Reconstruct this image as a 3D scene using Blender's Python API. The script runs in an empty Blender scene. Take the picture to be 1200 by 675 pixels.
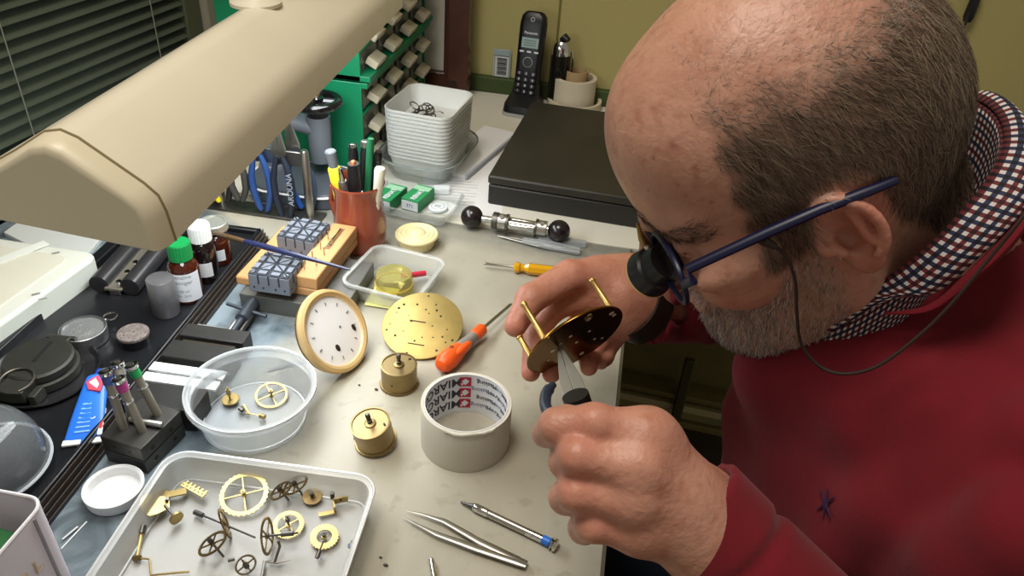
import bpy, bmesh, math, random
import numpy as np
from mathutils import Matrix, Vector
random.seed(7); rng = np.random.default_rng(7)
sc = bpy.context.scene
COL = sc.collection
# ---------------------------------------------------------------- camera
def nrm(v): v = np.array(v, float); return v/np.linalg.norm(v)
_U = nrm([100, 1313, 900]); _Y = np.array([190, 602, -900.]); _Y = nrm(_Y-_U*(_Y@_U)); _X = np.cross(_Y, _U)
RC = np.stack([_X, _Y, _U]); CAM = np.array([0, 0, 1.27]); FPX = 900.
T = .75
def ray(px, py): return RC@np.array([(px-600)/FPX, -(py-337.5)/FPX, -1.])
def P(px, py, z=T):
    d = ray(px, py); return CAM+d*((z-CAM[2])/d[2])
def D(px, py, dep): return CAM+ray(px, py)*dep
def PY(px, py, y):
    d = ray(px, py); return CAM+d*((y-CAM[1])/d[1])
def PX(px, py, x):
    d = ray(px, py); return CAM+d*((x-CAM[0])/d[0])
def mpp(px, py, z=T): return float((CAM[2]-z)/-ray(px, py)[2])/FPX   # metres per pixel there
cam = bpy.data.cameras.new('camera'); camo = bpy.data.objects.new('camera', cam); COL.objects.link(camo)
cam.sensor_width = 36; cam.lens = 27; cam.clip_start = .02
m4 = Matrix.Identity(4)
for i in range(3):
    for j in range(3): m4[i][j] = RC[i, j]
m4.translation = Vector(CAM); camo.matrix_world = m4
sc.camera = camo
# ---------------------------------------------------------------- light
sc.view_settings.view_transform = 'Standard'; sc.view_settings.look = 'None'
sc.view_settings.gamma = 1; sc.view_settings.use_curve_mapping = False
sc.view_settings.exposure = 0.0
w = bpy.data.worlds.new('world'); sc.world = w; w.use_nodes = True
w.node_tree.nodes['Background'].inputs[0].default_value = (1.0, .90, .74, 1)
w.node_tree.nodes['Background'].inputs[1].default_value = .24
def area(name, loc, target, size, power, col):
    l = bpy.data.lights.new(name, 'AREA'); l.shape = 'RECTANGLE'; l.size = size[0]; l.size_y = size[1]; l.energy = power; l.color = col
    o = bpy.data.objects.new(name, l); COL.objects.link(o); o.location = loc
    o.rotation_euler = (Vector(target)-Vector(loc)).to_track_quat('-Z', 'Y').to_euler(); return o
area('ceiling_light', (-.35, .25, 2.45), (-.05, .6, .8), (.6, .6), 19, (1, .91, .80))
# ---------------------------------------------------------------- materials
def lin(c):
    if isinstance(c, str): c = tuple(int(c[i:i+2], 16)/255 for i in (0, 2, 4))
    return tuple((x/12.92 if x <= .04045 else ((x+.055)/1.055)**2.4) for x in c)+(1,)
_M = {}
def mat(name, col, rough=.5, metal=0, noise=0, nscale=20, col2=None, bump=0, bscale=200, coat=0, emit=0, alpha=1, trans=0, spec=.5, sheen=0, sss=0, ior=1.45):
    if name in _M: return _M[name]
    m = bpy.data.materials.new(name); m.use_nodes = True; nt = m.node_tree; b = nt.nodes['Principled BSDF']
    c = lin(col); b.inputs['Base Color'].default_value = c
    b.inputs['Roughness'].default_value = rough; b.inputs['Metallic'].default_value = metal
    b.inputs['Coat Weight'].default_value = coat; b.inputs['Alpha'].default_value = alpha
    b.inputs['Transmission Weight'].default_value = trans; b.inputs['Specular IOR Level'].default_value = spec
    b.inputs['Sheen Weight'].default_value = sheen; b.inputs['IOR'].default_value = ior
    if sss:
        b.inputs['Subsurface Weight'].default_value = sss; b.inputs['Subsurface Radius'].default_value = (.01, .004, .002); b.inputs['Subsurface Scale'].default_value = 1
    if emit: b.inputs['Emission Color'].default_value = c; b.inputs['Emission Strength'].default_value = emit
    tc = nt.nodes.new('ShaderNodeTexCoord')
    if noise or col2:
        n = nt.nodes.new('ShaderNodeTexNoise'); n.inputs['Scale'].default_value = nscale; n.inputs['Detail'].default_value = 5
        nt.links.new(tc.outputs['Object'], n.inputs['Vector'])
        r = nt.nodes.new('ShaderNodeValToRGB'); r.color_ramp.elements[0].position = .35; r.color_ramp.elements[1].position = .65
        c2 = lin(col2) if col2 else tuple(x*(1-noise) for x in c[:3])+(1,)
        r.color_ramp.elements[0].color = c2; r.color_ramp.elements[1].color = c
        nt.links.new(n.outputs[0], r.inputs[0]); nt.links.new(r.outputs[0], b.inputs['Base Color'])
    if bump:
        n = nt.nodes.new('ShaderNodeTexNoise'); n.inputs['Scale'].default_value = bscale; n.inputs['Detail'].default_value = 3
        nt.links.new(tc.outputs['Object'], n.inputs['Vector'])
        bp = nt.nodes.new('ShaderNodeBump'); bp.inputs['Strength'].default_value = bump; bp.inputs['Distance'].default_value = .001
        nt.links.new(n.outputs[0], bp.inputs['Height']); nt.links.new(bp.outputs[0], b.inputs['Normal'])
    _M[name] = m; return m
def clear(name, col, op, rough=.08, milky=.0):
    """see-through plastic or glass: tinted transparent + fresnel gloss + some milky diffuse"""
    if name in _M: return _M[name]
    m = bpy.data.materials.new(name); m.use_nodes = True; nt = m.node_tree; N = nt.nodes; L = nt.links
    for n in list(N):
        if n.type != 'OUTPUT_MATERIAL': N.remove(n)
    out = [n for n in N if n.type == 'OUTPUT_MATERIAL'][0]
    tr = N.new('ShaderNodeBsdfTransparent'); tr.inputs[0].default_value = tuple(x**.6 for x in lin(col))
    pr = N.new('ShaderNodeBsdfPrincipled'); pr.inputs['Base Color'].default_value = lin(col); pr.inputs['Roughness'].default_value = rough
    gl = N.new('ShaderNodeBsdfGlossy'); gl.inputs['Roughness'].default_value = rough
    fr = N.new('ShaderNodeLayerWeight'); fr.inputs[0].default_value = .35
    mm = N.new('ShaderNodeMath'); mm.operation = 'MULTIPLY'; mm.inputs[1].default_value = .55; L.new(fr.outputs['Fresnel'], mm.inputs[0])
    dfs = pr
    if milky:
        tl = N.new('ShaderNodeBsdfTranslucent'); tl.inputs[0].default_value = lin(col); dfs = N.new('ShaderNodeMixShader'); dfs.inputs[0].default_value = milky; L.new(pr.outputs[0], dfs.inputs[1]); L.new(tl.outputs[0], dfs.inputs[2])
    m1 = N.new('ShaderNodeMixShader'); m1.inputs[0].default_value = op; L.new(tr.outputs[0], m1.inputs[1]); L.new(dfs.outputs[0], m1.inputs[2])
    m2 = N.new('ShaderNodeMixShader'); L.new(mm.outputs[0], m2.inputs[0]); L.new(m1.outputs[0], m2.inputs[1]); L.new(gl.outputs[0], m2.inputs[2])
    L.new(m2.outputs[0], out.inputs[0]); _M[name] = m; return m
# ---------------------------------------------------------------- geometry collector
class G:
    def __init__(s): s.v = []; s.f = []; s.m = []; s.mi = 0; s.M = Matrix.Identity(4)
    def at(s, M=None): s.M = M if M is not None else Matrix.Identity(4); return s
    def mat(s, i): s.mi = i; return s
    def add(s, vs, fs):
        o = len(s.v)
        for v in vs: s.v.append(tuple(s.M@Vector(v)))
        for f in fs: s.f.append(tuple(o+i for i in f)); s.m.append(s.mi)
        return s
    def box(s, c, d, rot=None):
        c = Vector(c); vs = []
        for z in (-.5, .5):
            for x, y in ((-.5, -.5), (.5, -.5), (.5, .5), (-.5, .5)):
                p = Vector((x*d[0], y*d[1], z*d[2]))
                if rot is not None: p = rot@p
                vs.append(c+p)
        return s.add(vs, [(3, 2, 1, 0), (4, 5, 6, 7), (0, 1, 5, 4), (1, 2, 6, 5), (2, 3, 7, 6), (3, 0, 4, 7)])
    def loft(s, rings, cap0=True, cap1=True, loop=False):
        n = len(rings[0]); vs = [p for r in rings for p in r]; fs = []
        R = len(rings)
        for i in range(R if loop else R-1):
            a = i*n; b = ((i+1) % R)*n
            for j in range(n): k = (j+1) % n; fs.append((a+j, a+k, b+k, b+j))
        if not loop:
            if cap0: fs.append(tuple(range(n-1, -1, -1)))
            if cap1: fs.append(tuple((R-1)*n+j for j in range(n)))
        return s.add(vs, fs)
    def lathe(s, prof, n=40, c=(0, 0, 0), closed=False):
        cap0 = prof[0][0] < 1e-6; cap1 = prof[-1][0] < 1e-6
        pr = [p for p in prof if p[0] > 1e-6]
        rings = [[(c[0]+r*math.cos(2*math.pi*j/n), c[1]+r*math.sin(2*math.pi*j/n), c[2]+z) for j in range(n)] for r, z in pr]
        o = len(s.v); s.loft(rings, False, False, loop=closed)
        m = len(rings)
        if cap0: s.add([(c[0], c[1], c[2]+prof[0][1])], []); k = len(s.v)-1; [(s.f.append((k, o+(j+1) % n, o+j)), s.m.append(s.mi)) for j in range(n)]
        if cap1: s.add([(c[0], c[1], c[2]+prof[-1][1])], []); k = len(s.v)-1; q = o+(m-1)*n; [(s.f.append((k, q+j, q+(j+1) % n)), s.m.append(s.mi)) for j in range(n)]
        return s
    def cyl(s, a, b, r0, r1=None, n=20):
        a = Vector(a); b = Vector(b); r1 = r0 if r1 is None else r1
        q = (b-a).to_track_quat('Z', 'Y')
        rings = [[p+q@Vector((r*math.cos(2*math.pi*j/n), r*math.sin(2*math.pi*j/n), 0)) for j in range(n)] for p, r in ((a, r0), (b, r1))]
        return s.loft(rings)
    def turn(s, a, b, prof, n=24):
        """lathe along a->b; prof of (t 0..1, r)"""
        a = Vector(a); b = Vector(b); q = (b-a).to_track_quat('Z', 'Y')
        rings = [[a+(b-a)*t+q@Vector((r*math.cos(2*math.pi*j/n), r*math.sin(2*math.pi*j/n), 0)) for j in range(n)] for t, r in prof]
        return s.loft(rings)
    def tube(s, pts, r, n=8, closed=False, flat=1):
        pts = [Vector(p) for p in pts]; m = len(pts); rings = []; up = None
        for i, p in enumerate(pts):
            t = (pts[(i+1) % m]-pts[i-1]) if closed else (pts[min(i+1, m-1)]-pts[max(i-1, 0)])
            t.normalize()
            if up is None: up = Vector((0, 0, 1)) if abs(t.z) < .9 else Vector((1, 0, 0))
            a = t.cross(up).normalized(); up = a.cross(t).normalized()
            rr = r[i] if hasattr(r, '__len__') else r
            rings.append([p+a*(rr*math.cos(2*math.pi*j/n))+up*(rr*flat*math.sin(2*math.pi*j/n)) for j in range(n)])
        return s.loft(rings, loop=closed)
    def prism(s, pts, z0, z1):
        a = sum(pts[i][0]*pts[(i+1) % len(pts)][1]-pts[(i+1) % len(pts)][0]*pts[i][1] for i in range(len(pts)))
        if a < 0: pts = pts[::-1]
        return s.loft([[(x, y, z0) for x, y in pts], [(x, y, z1) for x, y in pts]])
    def annulus(s, po, pi, z0, z1):
        return s.loft([[(x, y, z0) for x, y in pi], [(x, y, z0) for x, y in po], [(x, y, z1) for x, y in po], [(x, y, z1) for x, y in pi]], loop=True)
    def sph(s, c, r, n=20, sq=(1, 1, 1)):
        m = n//2; prof = [(math.sin(math.pi*i/m), -math.cos(math.pi*i/m)) for i in range(m+1)]
        M0 = s.M; s.M = M0@Matrix.Translation(c)@Matrix.Diagonal((r*sq[0], r*sq[1], r*sq[2], 1)); s.lathe([(0, -1)]+prof[1:-1]+[(0, 1)], n); s.M = M0; return s
    def text(s, txt, size, M, ext=.0001, bend=None, align='CENTER', bold=0):
        vs, fs = text_geo(txt, size, ext, align, bold)
        vs = [M@Vector(v) for v in vs]
        if bend: vs = [bend(v) for v in vs]
        return s.add(vs, fs)
    def build(s, name, mats, parent=None, smooth=35, bevel=0, seg=2, label=None, solid=0):
        me = bpy.data.meshes.new(name); me.from_pydata(s.v, [], s.f); me.validate()
        if not isinstance(mats, (list, tuple)): mats = [mats]
        for m in mats: me.materials.append(m)
        if len(mats) > 1 and len(me.polygons) == len(s.m): me.polygons.foreach_set('material_index', s.m)
        if smooth:
            me.polygons.foreach_set('use_smooth', [True]*len(me.polygons)); me.set_sharp_from_angle(angle=math.radians(smooth))
        me.update()
        o = bpy.data.objects.new(name, me); COL.objects.link(o)
        if parent: o.parent = parent
        if solid: md = o.modifiers.new('s', 'SOLIDIFY'); md.thickness = solid; md.offset = 0
        if bevel:
            md = o.modifiers.new('b', 'BEVEL'); md.width = bevel; md.segments = seg; md.limit_method = 'ANGLE'; md.angle_limit = math.radians(40)
        if label: o['label'] = label
        return o
_TX = {}
def text_geo(txt, size, ext, align, bold):
    k = (txt, size, ext, align, bold)
    if k in _TX: return _TX[k]
    c = bpy.data.curves.new('t', 'FONT'); c.body = txt; c.size = size; c.extrude = ext; c.align_x = align; c.align_y = 'CENTER'; c.resolution_u = 3; c.offset = bold
    o = bpy.data.objects.new('t', c); COL.objects.link(o)
    dg = bpy.context.evaluated_depsgraph_get(); dg.update(); me = bpy.data.meshes.new_from_object(o.evaluated_get(dg))
    r = ([tuple(v.co) for v in me.vertices], [tuple(p.vertices) for p in me.polygons])
    bpy.data.objects.remove(o); bpy.data.curves.remove(c); bpy.data.meshes.remove(me); _TX[k] = r; return r
def rrect(w, d, r, z, n=6, c=(0, 0)):
    pts = []
    for cx, cy, a0 in ((w/2-r, d/2-r, 0), (-w/2+r, d/2-r, 90), (-w/2+r, -d/2+r, 180), (w/2-r, -d/2+r, 270)):
        for i in range(n+1):
            a = math.radians(a0+90*i/n); pts.append((c[0]+cx+r*math.cos(a), c[1]+cy+r*math.sin(a), z))
    return pts
def circ(r, n=40, c=(0, 0), ry=None): return [(c[0]+r*math.cos(2*math.pi*i/n), c[1]+(ry or r)*math.sin(2*math.pi*i/n)) for i in range(n)]
def thing(name, label, cat, loc=(0, 0, 0), rz=0, group=None, rot=None):
    o = bpy.data.objects.new(name, None); COL.objects.link(o); o.empty_display_size = .01
    o.location = Vector(loc); o.rotation_euler = rot.to_euler() if rot is not None else (0, 0, rz)
    o['label'] = label; o['category'] = cat
    if group: o['group'] = group
    return o
def tag(o, label, cat, group=None, loc=None, rz=None):
    o['label'] = label; o['category'] = cat
    if group: o['group'] = group
    if loc is not None: o.location = Vector(loc)
    if rz is not None: o.rotation_euler = (0, 0, rz)
    return o
def struct(o): o['kind'] = 'structure'; return o
def dup(root, label, group=None, loc=None, rot=None):
    r = root.copy(); COL.objects.link(r); r['label'] = label
    if group: r['group'] = group
    if loc is not None: r.location = Vector(loc)
    if rot is not None: r.rotation_euler = rot
    for ch in [o for o in COL.objects if o.parent == root]:
        c = ch.copy(); COL.objects.link(c); c.parent = r
        for g in [o for o in COL.objects if o.parent == ch]:
            d = g.copy(); COL.objects.link(d); d.parent = c
    return r
def pxline(p1, p2, z=T):
    a = P(*p1, z); b = P(*p2, z); return a, math.atan2(b[1]-a[1], b[0]-a[0]), float(np.linalg.norm(b-a))
# shared materials
STEEL = mat('brushed_steel', 'b4b2ac', .32, 1); DSTEEL = mat('dark_steel', '6b6964', .4, .9, noise=.3, nscale=60)
CHROME = mat('chrome', 'd8d8d6', .12, 1); BRASS = mat('brass', 'a8925e', .38, .9, noise=.18, nscale=90)
BRASSL = mat('pale_brass', 'dcc684', .45, .75, noise=.12, nscale=80)
BLACKP = mat('black_plastic', '17171a', .35); BLACKM = mat('matte_black', '1d1d1f', .6)
WHITEP = mat('white_plastic', 'e8e8e4', .4); INK = mat('black_print', '232326', .7); GOLD = mat('gilt', 'e6c68c', .38, .45)
# ================================================================ room
G().box((0, 1, -.02), (5, 5, .04)).build('floor', mat('floor_tiles', '5a5348', .5, noise=.25, nscale=6)).__setitem__('kind', 'structure')
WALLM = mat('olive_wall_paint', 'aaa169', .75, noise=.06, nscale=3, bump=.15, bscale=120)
WY = 1.40
struct(G().box((.4, WY+.05, 1.3), (2.9, .1, 2.6)).build('wall_back', WALLM))
struct(G().box((-.137, WY-.0008, 1.3), (.004, .0016, 2.6)).build('trim_1', mat('wall_seam', '6f6a35', .8)))
SKH = float(PY(575, 91, WY-.016)[2])-T-.002
struct(G().box((-.07, WY-.008, T+.002+SKH/2), (.9, .016, SKH)).build('trim_2', mat('dark_green_skirting', '39481f', .6), bevel=.002))
# left wall with the window: direction a few degrees off the bench's depth axis
WA = np.array([-.835, .85]); wd = RC@np.array([298/900, (337.5+257)/900, -1.]); wd = nrm([wd[0], wd[1]])  # along the wall
wang = math.atan2(wd[1], wd[0]); MW = Matrix.Translation((WA[0], WA[1], 0))@Matrix.Rotation(wang, 4, 'Z')   # local x along the wall, y into the wall (left)
win = G().at(MW)
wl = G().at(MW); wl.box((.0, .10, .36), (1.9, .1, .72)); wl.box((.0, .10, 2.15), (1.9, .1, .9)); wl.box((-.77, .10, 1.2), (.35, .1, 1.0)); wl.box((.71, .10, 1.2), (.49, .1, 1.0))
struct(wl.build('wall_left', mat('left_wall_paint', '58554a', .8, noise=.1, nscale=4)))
pane = G().at(MW).box((-.05, .12, 1.2), (1.1, .006, 1.0)).build('window_1', clear('night_glass', '1a2020', .75)); struct(pane)
fr = G().at(MW)
fr.box((.441, .014, 1.2), (.042, .06, 1.0)); fr.box((-.1, .035, .735), (1.15, .06, .03))
struct(fr.build('trim_3', mat('sage_window_frame', '59604a', .5), bevel=.003))
struct(G().at(MW).box((.486, .012, 1.2), (.038, .08, 1.0)).build('trim_4', mat('pale_window_frame', '9b9888', .5), bevel=.003))
struct(G().at(MW).box((.545, .018, 1.2), (.078, .06, 1.0)).build('trim_5', mat('dark_brown_post', '2a221b', .6), bevel=.003))
bl = thing('venetian_blind', 'closed dark grey green venetian blind hanging in the window on the left', 'blind', (0, 0, 0))
SL = mat('blind_slat_metal', '5b6558', .42, .3, noise=.1, nscale=30)
sz = .0186
for k in range(40):
    z = .80+k*sz; g = G().at(MW@Matrix.Translation((-.13, -.005, z))@Matrix.Rotation(math.radians(42), 4, 'X'))
    g.loft([[(x, y, .0016*(1-(y/.0112)**2)+t) for t, ys in ((0, (-.0112, -.006, 0, .006, .0112)), (.0005, (.0112, .006, 0, -.006, -.0112))) for y in ys] for x in (-.75, .548)])
    g.build('slat', SL, bl)
for x in (-.42, .04, .33): G().at(MW).cyl((x, -.02, .76), (x, -.02, 1.6), .0009, n=6).build('ladder_cord', mat('blind_cord', '8b8d80', .8), bl)
G().at(MW).box((-.13, -.005, .777), (1.24, .026, .014)).build('bottom_rail', SL, bl, bevel=.003)
sill = G().at(MW).box((-.15, -.022, .758), (1.3, .13, .016)).box((-.15, -.094, .735), (1.3, .012, .03)).box((-.15, -.07, .768), (1.3, .012, .006))
struct(sill.build('trim_6', mat('blue_grey_sill', '5b6468', .35, noise=.3, nscale=12), bevel=.002))
# ================================================================ bench
bench = thing('workbench', 'worn workbench with a blue grey and beige stained top across the foreground', 'workbench', (0, 0, 0))
tm = bpy.data.materials.new('worn_bench_top'); tm.use_nodes = True; nt = tm.node_tree; b = nt.nodes['Principled BSDF']; b.inputs['Roughness'].default_value = .42
tc = nt.nodes.new('ShaderNodeTexCoord'); sx = nt.nodes.new('ShaderNodeSeparateXYZ'); nt.links.new(tc.outputs['Object'], sx.inputs[0])
def noise(scale, det=6, dist=0):
    n = nt.nodes.new('ShaderNodeTexNoise'); n.inputs['Scale'].default_value = scale; n.inputs['Detail'].default_value = det; n.inputs['Distortion'].default_value = dist
    nt.links.new(tc.outputs['Object'], n.inputs['Vector']); return n.outputs[0]
def math_(op, a, b_=None, clampv=False):
    n = nt.nodes.new('ShaderNodeMath'); n.operation = op; n.use_clamp = clampv
    for i, v in enumerate((a, b_)):
        if v is None: continue
        if isinstance(v, (int, float)): n.inputs[i].default_value = v
        else: nt.links.new(v, n.inputs[i])
    return n.outputs[0]
def mixc(f, a, c):
    n = nt.nodes.new('ShaderNodeMix'); n.data_type = 'RGBA'
    nt.links.new(f, n.inputs[0])
    for i, v in ((6, a), (7, c)):
        if isinstance(v, str): n.inputs[i].default_value = lin(v)
        else: nt.links.new(v, n.inputs[i])
    return n.outputs[2]
def ramp(f, lo, hi):
    n = nt.nodes.new('ShaderNodeMapRange'); n.inputs[1].default_value = lo; n.inputs[2].default_value = hi; nt.links.new(f, n.inputs[0]); return n.outputs[0]
blue = mixc(ramp(noise(26, 8, .6), .38, .62), '475258', '7f8c93')
beige = mixc(ramp(noise(9, 8, .4), .35, .7), '9d998a', 'aea998')
beige = mixc(ramp(noise(70, 3), .60, .72), beige, '9b9786')
edge = math_('ADD', math_('ADD', sx.outputs[0], math_('MULTIPLY', math_('MAXIMUM', math_('SUBTRACT', sx.outputs[1], .70), 0.0), 1.6)), math_('MULTIPLY', math_('SUBTRACT', noise(12, 5), .5), .16))
topc = mixc(ramp(edge, -.335, -.285), blue, beige)
backe = math_('ADD', sx.outputs[1], math_('MULTIPLY', math_('SUBTRACT', noise(30, 5), .5), .03))
topc = mixc(ramp(backe, .825, .85), topc, mixc(ramp(noise(22, 7), .4, .6), '77776e', '8e8c80'))
nt.links.new(topc, b.inputs['Base Color'])
TXR = .037
G().box(((-.82+TXR)/2, (.10+.885)/2, T-.0175), (TXR+.82, .785, .035)).build('tabletop', tm, bench, bevel=.001)
G().box((TXR+.0012, (.10+.885)/2, T-.017), (.0024, .785, .034)).build('edge_band', mat('dark_edge_band', '55503f', .6), bench)
LEG = mat('bench_frame_paint', '3a362a', .6)
for x, y in ((-.78, .16), (-.02, .16), (-.78, .84), (-.02, .84)): G().box((x, y, .3575), (.05, .05, .715)).build('leg', LEG, bench, bevel=.003)
bb = thing('side_board', 'white laminate counter running behind the worn bench to the wall', 'counter', (0, 0, 0))
G().box((-.10, (.886+WY-.001)/2, T-.0165), (1.30, WY-.001-.886, .036)).build('countertop', mat('white_laminate', 'cfccbd', .45, noise=.04, nscale=8), bb, bevel=.001)
for x, y in ((-.70, 1.0), (-.30, 1.36), (-.70, 1.36), (.53, 1.36)): G().box((x, y, .357), (.05, .05, .715)).build('leg', LEG, bb, bevel=.003)
# slatted rack under the counter
rk = thing('slatted_rack', 'dim olive painted rack with a pale rail and upright under the bench end', 'rack', (float(PY(790, 475, 1.25)[0]), 1.25, float(PY(790, 475, 1.25)[2])), -.07)
RK = mat('olive_rack_paint', '7d7440', .6, noise=.15, nscale=20); RKP = mat('pale_rack_rail', 'c4b586', .6)
G().box((0, .05, .13), (.56, .02, .36)).build('back_panel', RK, rk, bevel=.003)
G().box((0, .0, .036), (.56, .03, .012)).build('shelf_edge', RK, rk, bevel=.002)
G().box((0, 0, 0), (.56, .014, .017)).build('rail', RKP, rk, bevel=.002)
G().box((0, 0, -.045), (.56, .014, .016)).build('rail', RK, rk, bevel=.002)
G().box((.008, -.015, .0), (.020, .014, .28)).build('upright', mat('rack_upright', '4a4428', .6), rk, bevel=.003)
for x in (-.265, .265): G().box((x, .02, -.15+.07), (.03, .05, 2*(float(rk.location.z)-.15+.07)*0+.46)).build('post', RK, rk, bevel=.003)
# ================================================================ bench lamp
lamp = thing('bench_lamp', 'long beige fluorescent bench lamp hood reaching in over the bench', 'lamp', (0, 0, 0))
LB = mat('beige_lamp_enamel', 'e6dfc9', .38, noise=.04, nscale=15); LBD = mat('beige_lamp_cap', 'ddd4b9', .36)
LSC = .74; z1 = 1.27-.31*LSC; lx = -.36*LSC; lw = .185*LSC; y0 = .505*LSC; y1 = .955
# outline seen end-on: (x from the right edge, z)
def hood(y, inset=0., drop=0.):
    k = LSC; p = [(a_*k, b_*k) for a_, b_ in ((.004, -.042), (.001, -.014), (-.003, .000), (-.013, .010), (-.060, .044), (-.073, .049), (-.087, .046), (-.118, .026), (-.200, -.022))]
    c = (-lw/2, -.03); out = []
    for x, z in p: out.append((lx+(c[0]+(x-c[0])*(1-inset)), y, z1+c[1]+(z-c[1])*(1-inset)-drop))
    q = [(x+(.0035 if x < lx+c[0] else -.0035), y, z-.003 if z > z1-.04 else z) for x, y, z in out]
    return out+q[::-1]
G().loft([hood(y0), hood(y1)]).build('hood', LB, lamp, smooth=50)
cap = G()
rings = []
for t in (0, .3, .55, .75, .9, 1.0):
    a = t*math.pi/2; rings.append((y0-.022*LSC*math.sin(a), 1-.10*(1-math.cos(a)), t))
rr = []
for y, s_, t in rings:
    base = hood(y0)[:9]; c = (lx-.10*LSC, z1-.030*LSC)
    rr.append([(c[0]+(x-c[0])*s_, y+.0006, c[1]+(z-c[1])*(s_ if t < 1 else s_*.93)) for x, _, z in base])
cap.loft(rr); cap.build('end_cap', LBD, lamp, smooth=60)
G().tube([Vector((x, y0, z))+Vector((0, 0, .0002)) for x, y, z in hood(y0)[:9]], .0009, 6).build('seam', mat('lamp_seam', '8d7f5c', .6), lamp)
for x in (lx-.035, lx-.098):
    t_ = G().cyl((x, y0+.02, z1-.03), (x, y1-.02, z1-.03), .008, n=20).build('tube', mat('fluorescent_tube', 'f4f8ff', .5, emit=5), lamp)
_lr = Matrix.Rotation(math.radians(2.6), 4, 'Z'); _p = Vector((lx, y0, 0)); bs = np.array(_lr.inverted()@(Vector(P(300, 5, z1+.0325))-_p)+_p)
G().lathe([(0, 0), (.023, 0), (.023, .003), (.016, .008), (.015, .014), (0, .014)], 32, c=bs).build('mounting_boss', LB, lamp)
G().lathe([(0, .0), (.010, 0), (.010, .016), (.009, .02), (0, .02)], 24, c=bs+np.array([0, 0, .018])).build('pivot', mat('lamp_pivot_grey', '9d9985', .4), lamp)
arm = bs+np.array([0, 0, .034]); G().tube([arm, arm+np.array([0, .03, .06]), arm+np.array([-.02, .22, .30]), np.array([-.30, WY-.03, 1.42])], .009, 12).build('arm', LB, lamp)
G().box((-.30, WY-.0205, 1.42), (.07, .038, .12)).build('wall_bracket', LB, lamp, bevel=.004)
l_ = area('bench_lamp_light', (lx-lw/2, (y0+y1)/2, z1-.045), (lx-lw/2, (y0+y1)/2+.0001, 0), (.115, .52), 2.0, (.93, .97, 1))
l_.rotation_euler = (0, 0, 0); l_.parent = lamp
LR = Matrix.Rotation(math.radians(2.6), 4, 'Z'); lp = Vector((lx, y0, 0)); lamp.location = lp-LR@lp; lamp.rotation_euler = (0, 0, math.radians(2.6))
# ================================================================ back left: drawer cabinet, staking press, plier rack
GREEN = mat('green_cabinet_plastic', '12774f', .38); TABM = mat('beige_drawer_label', 'b3ab92', .55)
cx = -.362; cy0 = float(PX(428, 205, cx)[1]); cw = .335
def zat(x, y, py):
    lo, hi = .5, 2.
    for _ in range(40):
        mid = (lo+hi)/2; c = RC.T@(np.array([x, y, mid])-CAM); q = 337.5-FPX*c[1]/-c[2]
        lo, hi = (mid, hi) if q > py else (lo, mid)
    return lo
cab = thing('drawer_cabinet', 'green plastic small parts cabinet with rows of beige labelled drawers', 'cabinet', (0, 0, 0))
zs = zat(cx, cy0, 97); dep = .20
for z0, z_1 in ((T+.002, zs-.001), (zs+.001, zs+.16)):
    g = G(); g.box((cx-dep, cy0+cw/2, (z0+z_1)/2), (.004, cw, z_1-z0)); g.box((cx-dep/2, cy0+.002, (z0+z_1)/2), (dep, .004, z_1-z0)); g.box((cx-dep/2, cy0+cw-.002, (z0+z_1)/2), (dep, .004, z_1-z0))
    n = 3 if z0 < .8 else 4
    for k in range(n+1): g.box((cx-dep/2+.002, cy0+cw/2+.0015, z0+.003+(z_1-z0-.006)*k/n), (dep-.002, cw-.004, .004 if 0 < k < n else .006))
    for k in range(5): g.box((cx-dep/2, cy0+.004+(cw-.008)*k/4, (z0+z_1)/2), (dep-.01, .003, z_1-z0-.01))
    if z0 > .8: g.box((cx-.09+.004, cy0+cw/2, z0+.004), (.20, cw, .008)); g.box((cx-.09+.004, cy0+cw/2, z0-.006), (.19, cw-.002, .008))
    g.build('carcass', GREEN, cab, bevel=.001)
    for i in range(4):
        for r in range(n):
            yy = cy0+.004+(cw-.008)*(i+.5)/4; zz = z0+.003+(z_1-z0-.006)*(r+.5)/n; hh = (z_1-z0-.006)/n-.01
            q = np.array([cx-.05, yy, zz-.0])
            d = G().box((cx-.004, yy, zz), (.003, cw/4-.016, hh)).box((cx-.07, yy, zz-hh/2+.0015), (.13, cw/4-.018, .002)).box((cx-.07, yy-cw/8+.01, zz-.002), (.13, .0015, hh-.004)).box((cx-.07, yy+cw/8-.01, zz-.002), (.13, .0015, hh-.004)).build('drawer', clear('smoky_drawer_plastic', '8c9084', .45, .2), cab)
            R_ = Matrix.Rotation(math.radians(28), 3, 'Y')
            G().box((cx+.008, yy, zz-hh*.12), (.018, cw/4-.046, .011), R_).build('handle', TABM, d, bevel=.0012)
# staking press with handwheel
sp = P(372, 214, T+.004); pr = thing('staking_press', 'grey bench press with a black handwheel beside the green cabinet', 'press', (sp[0]-.01, cy0-.070, T))
GR = mat('grey_hammertone', '6f767e', .45, .2); DG = mat('dark_grey_paint', '4b5158', .45)
base = rrect(.15, .10, .045, 0, 8)
G().loft([[(x, y, .002+z*1.0) for x, y, z in rrect(.15, .10, .045, 0, 8)], [(x, y, .018) for x, y, z in base], [(x*.95, y*.95, .022) for x, y, z in base]]).build('base', DG, pr)
G().tube([(x, y, .019) for x, y, z in rrect(.153, .103, .046, 0, 8)], .0016, 6, True).build('base_rim', WHITEP, pr)
hz = zat(sp[0]+.01, cy0-.058, 128)-T
G().turn((-.055, .02, .02), (-.055, .02, hz-.018), [(0, .02), (.08, .018), (.1, .015), (1, .015)]).build('column', GR, pr)
G().tube([(-.055, .02, hz-.032), (-.03, .02, hz-.022), (.02, .02, hz-.03)], [.017, .015, .016], 16, flat=.8).build('arm', GR, pr)
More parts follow.
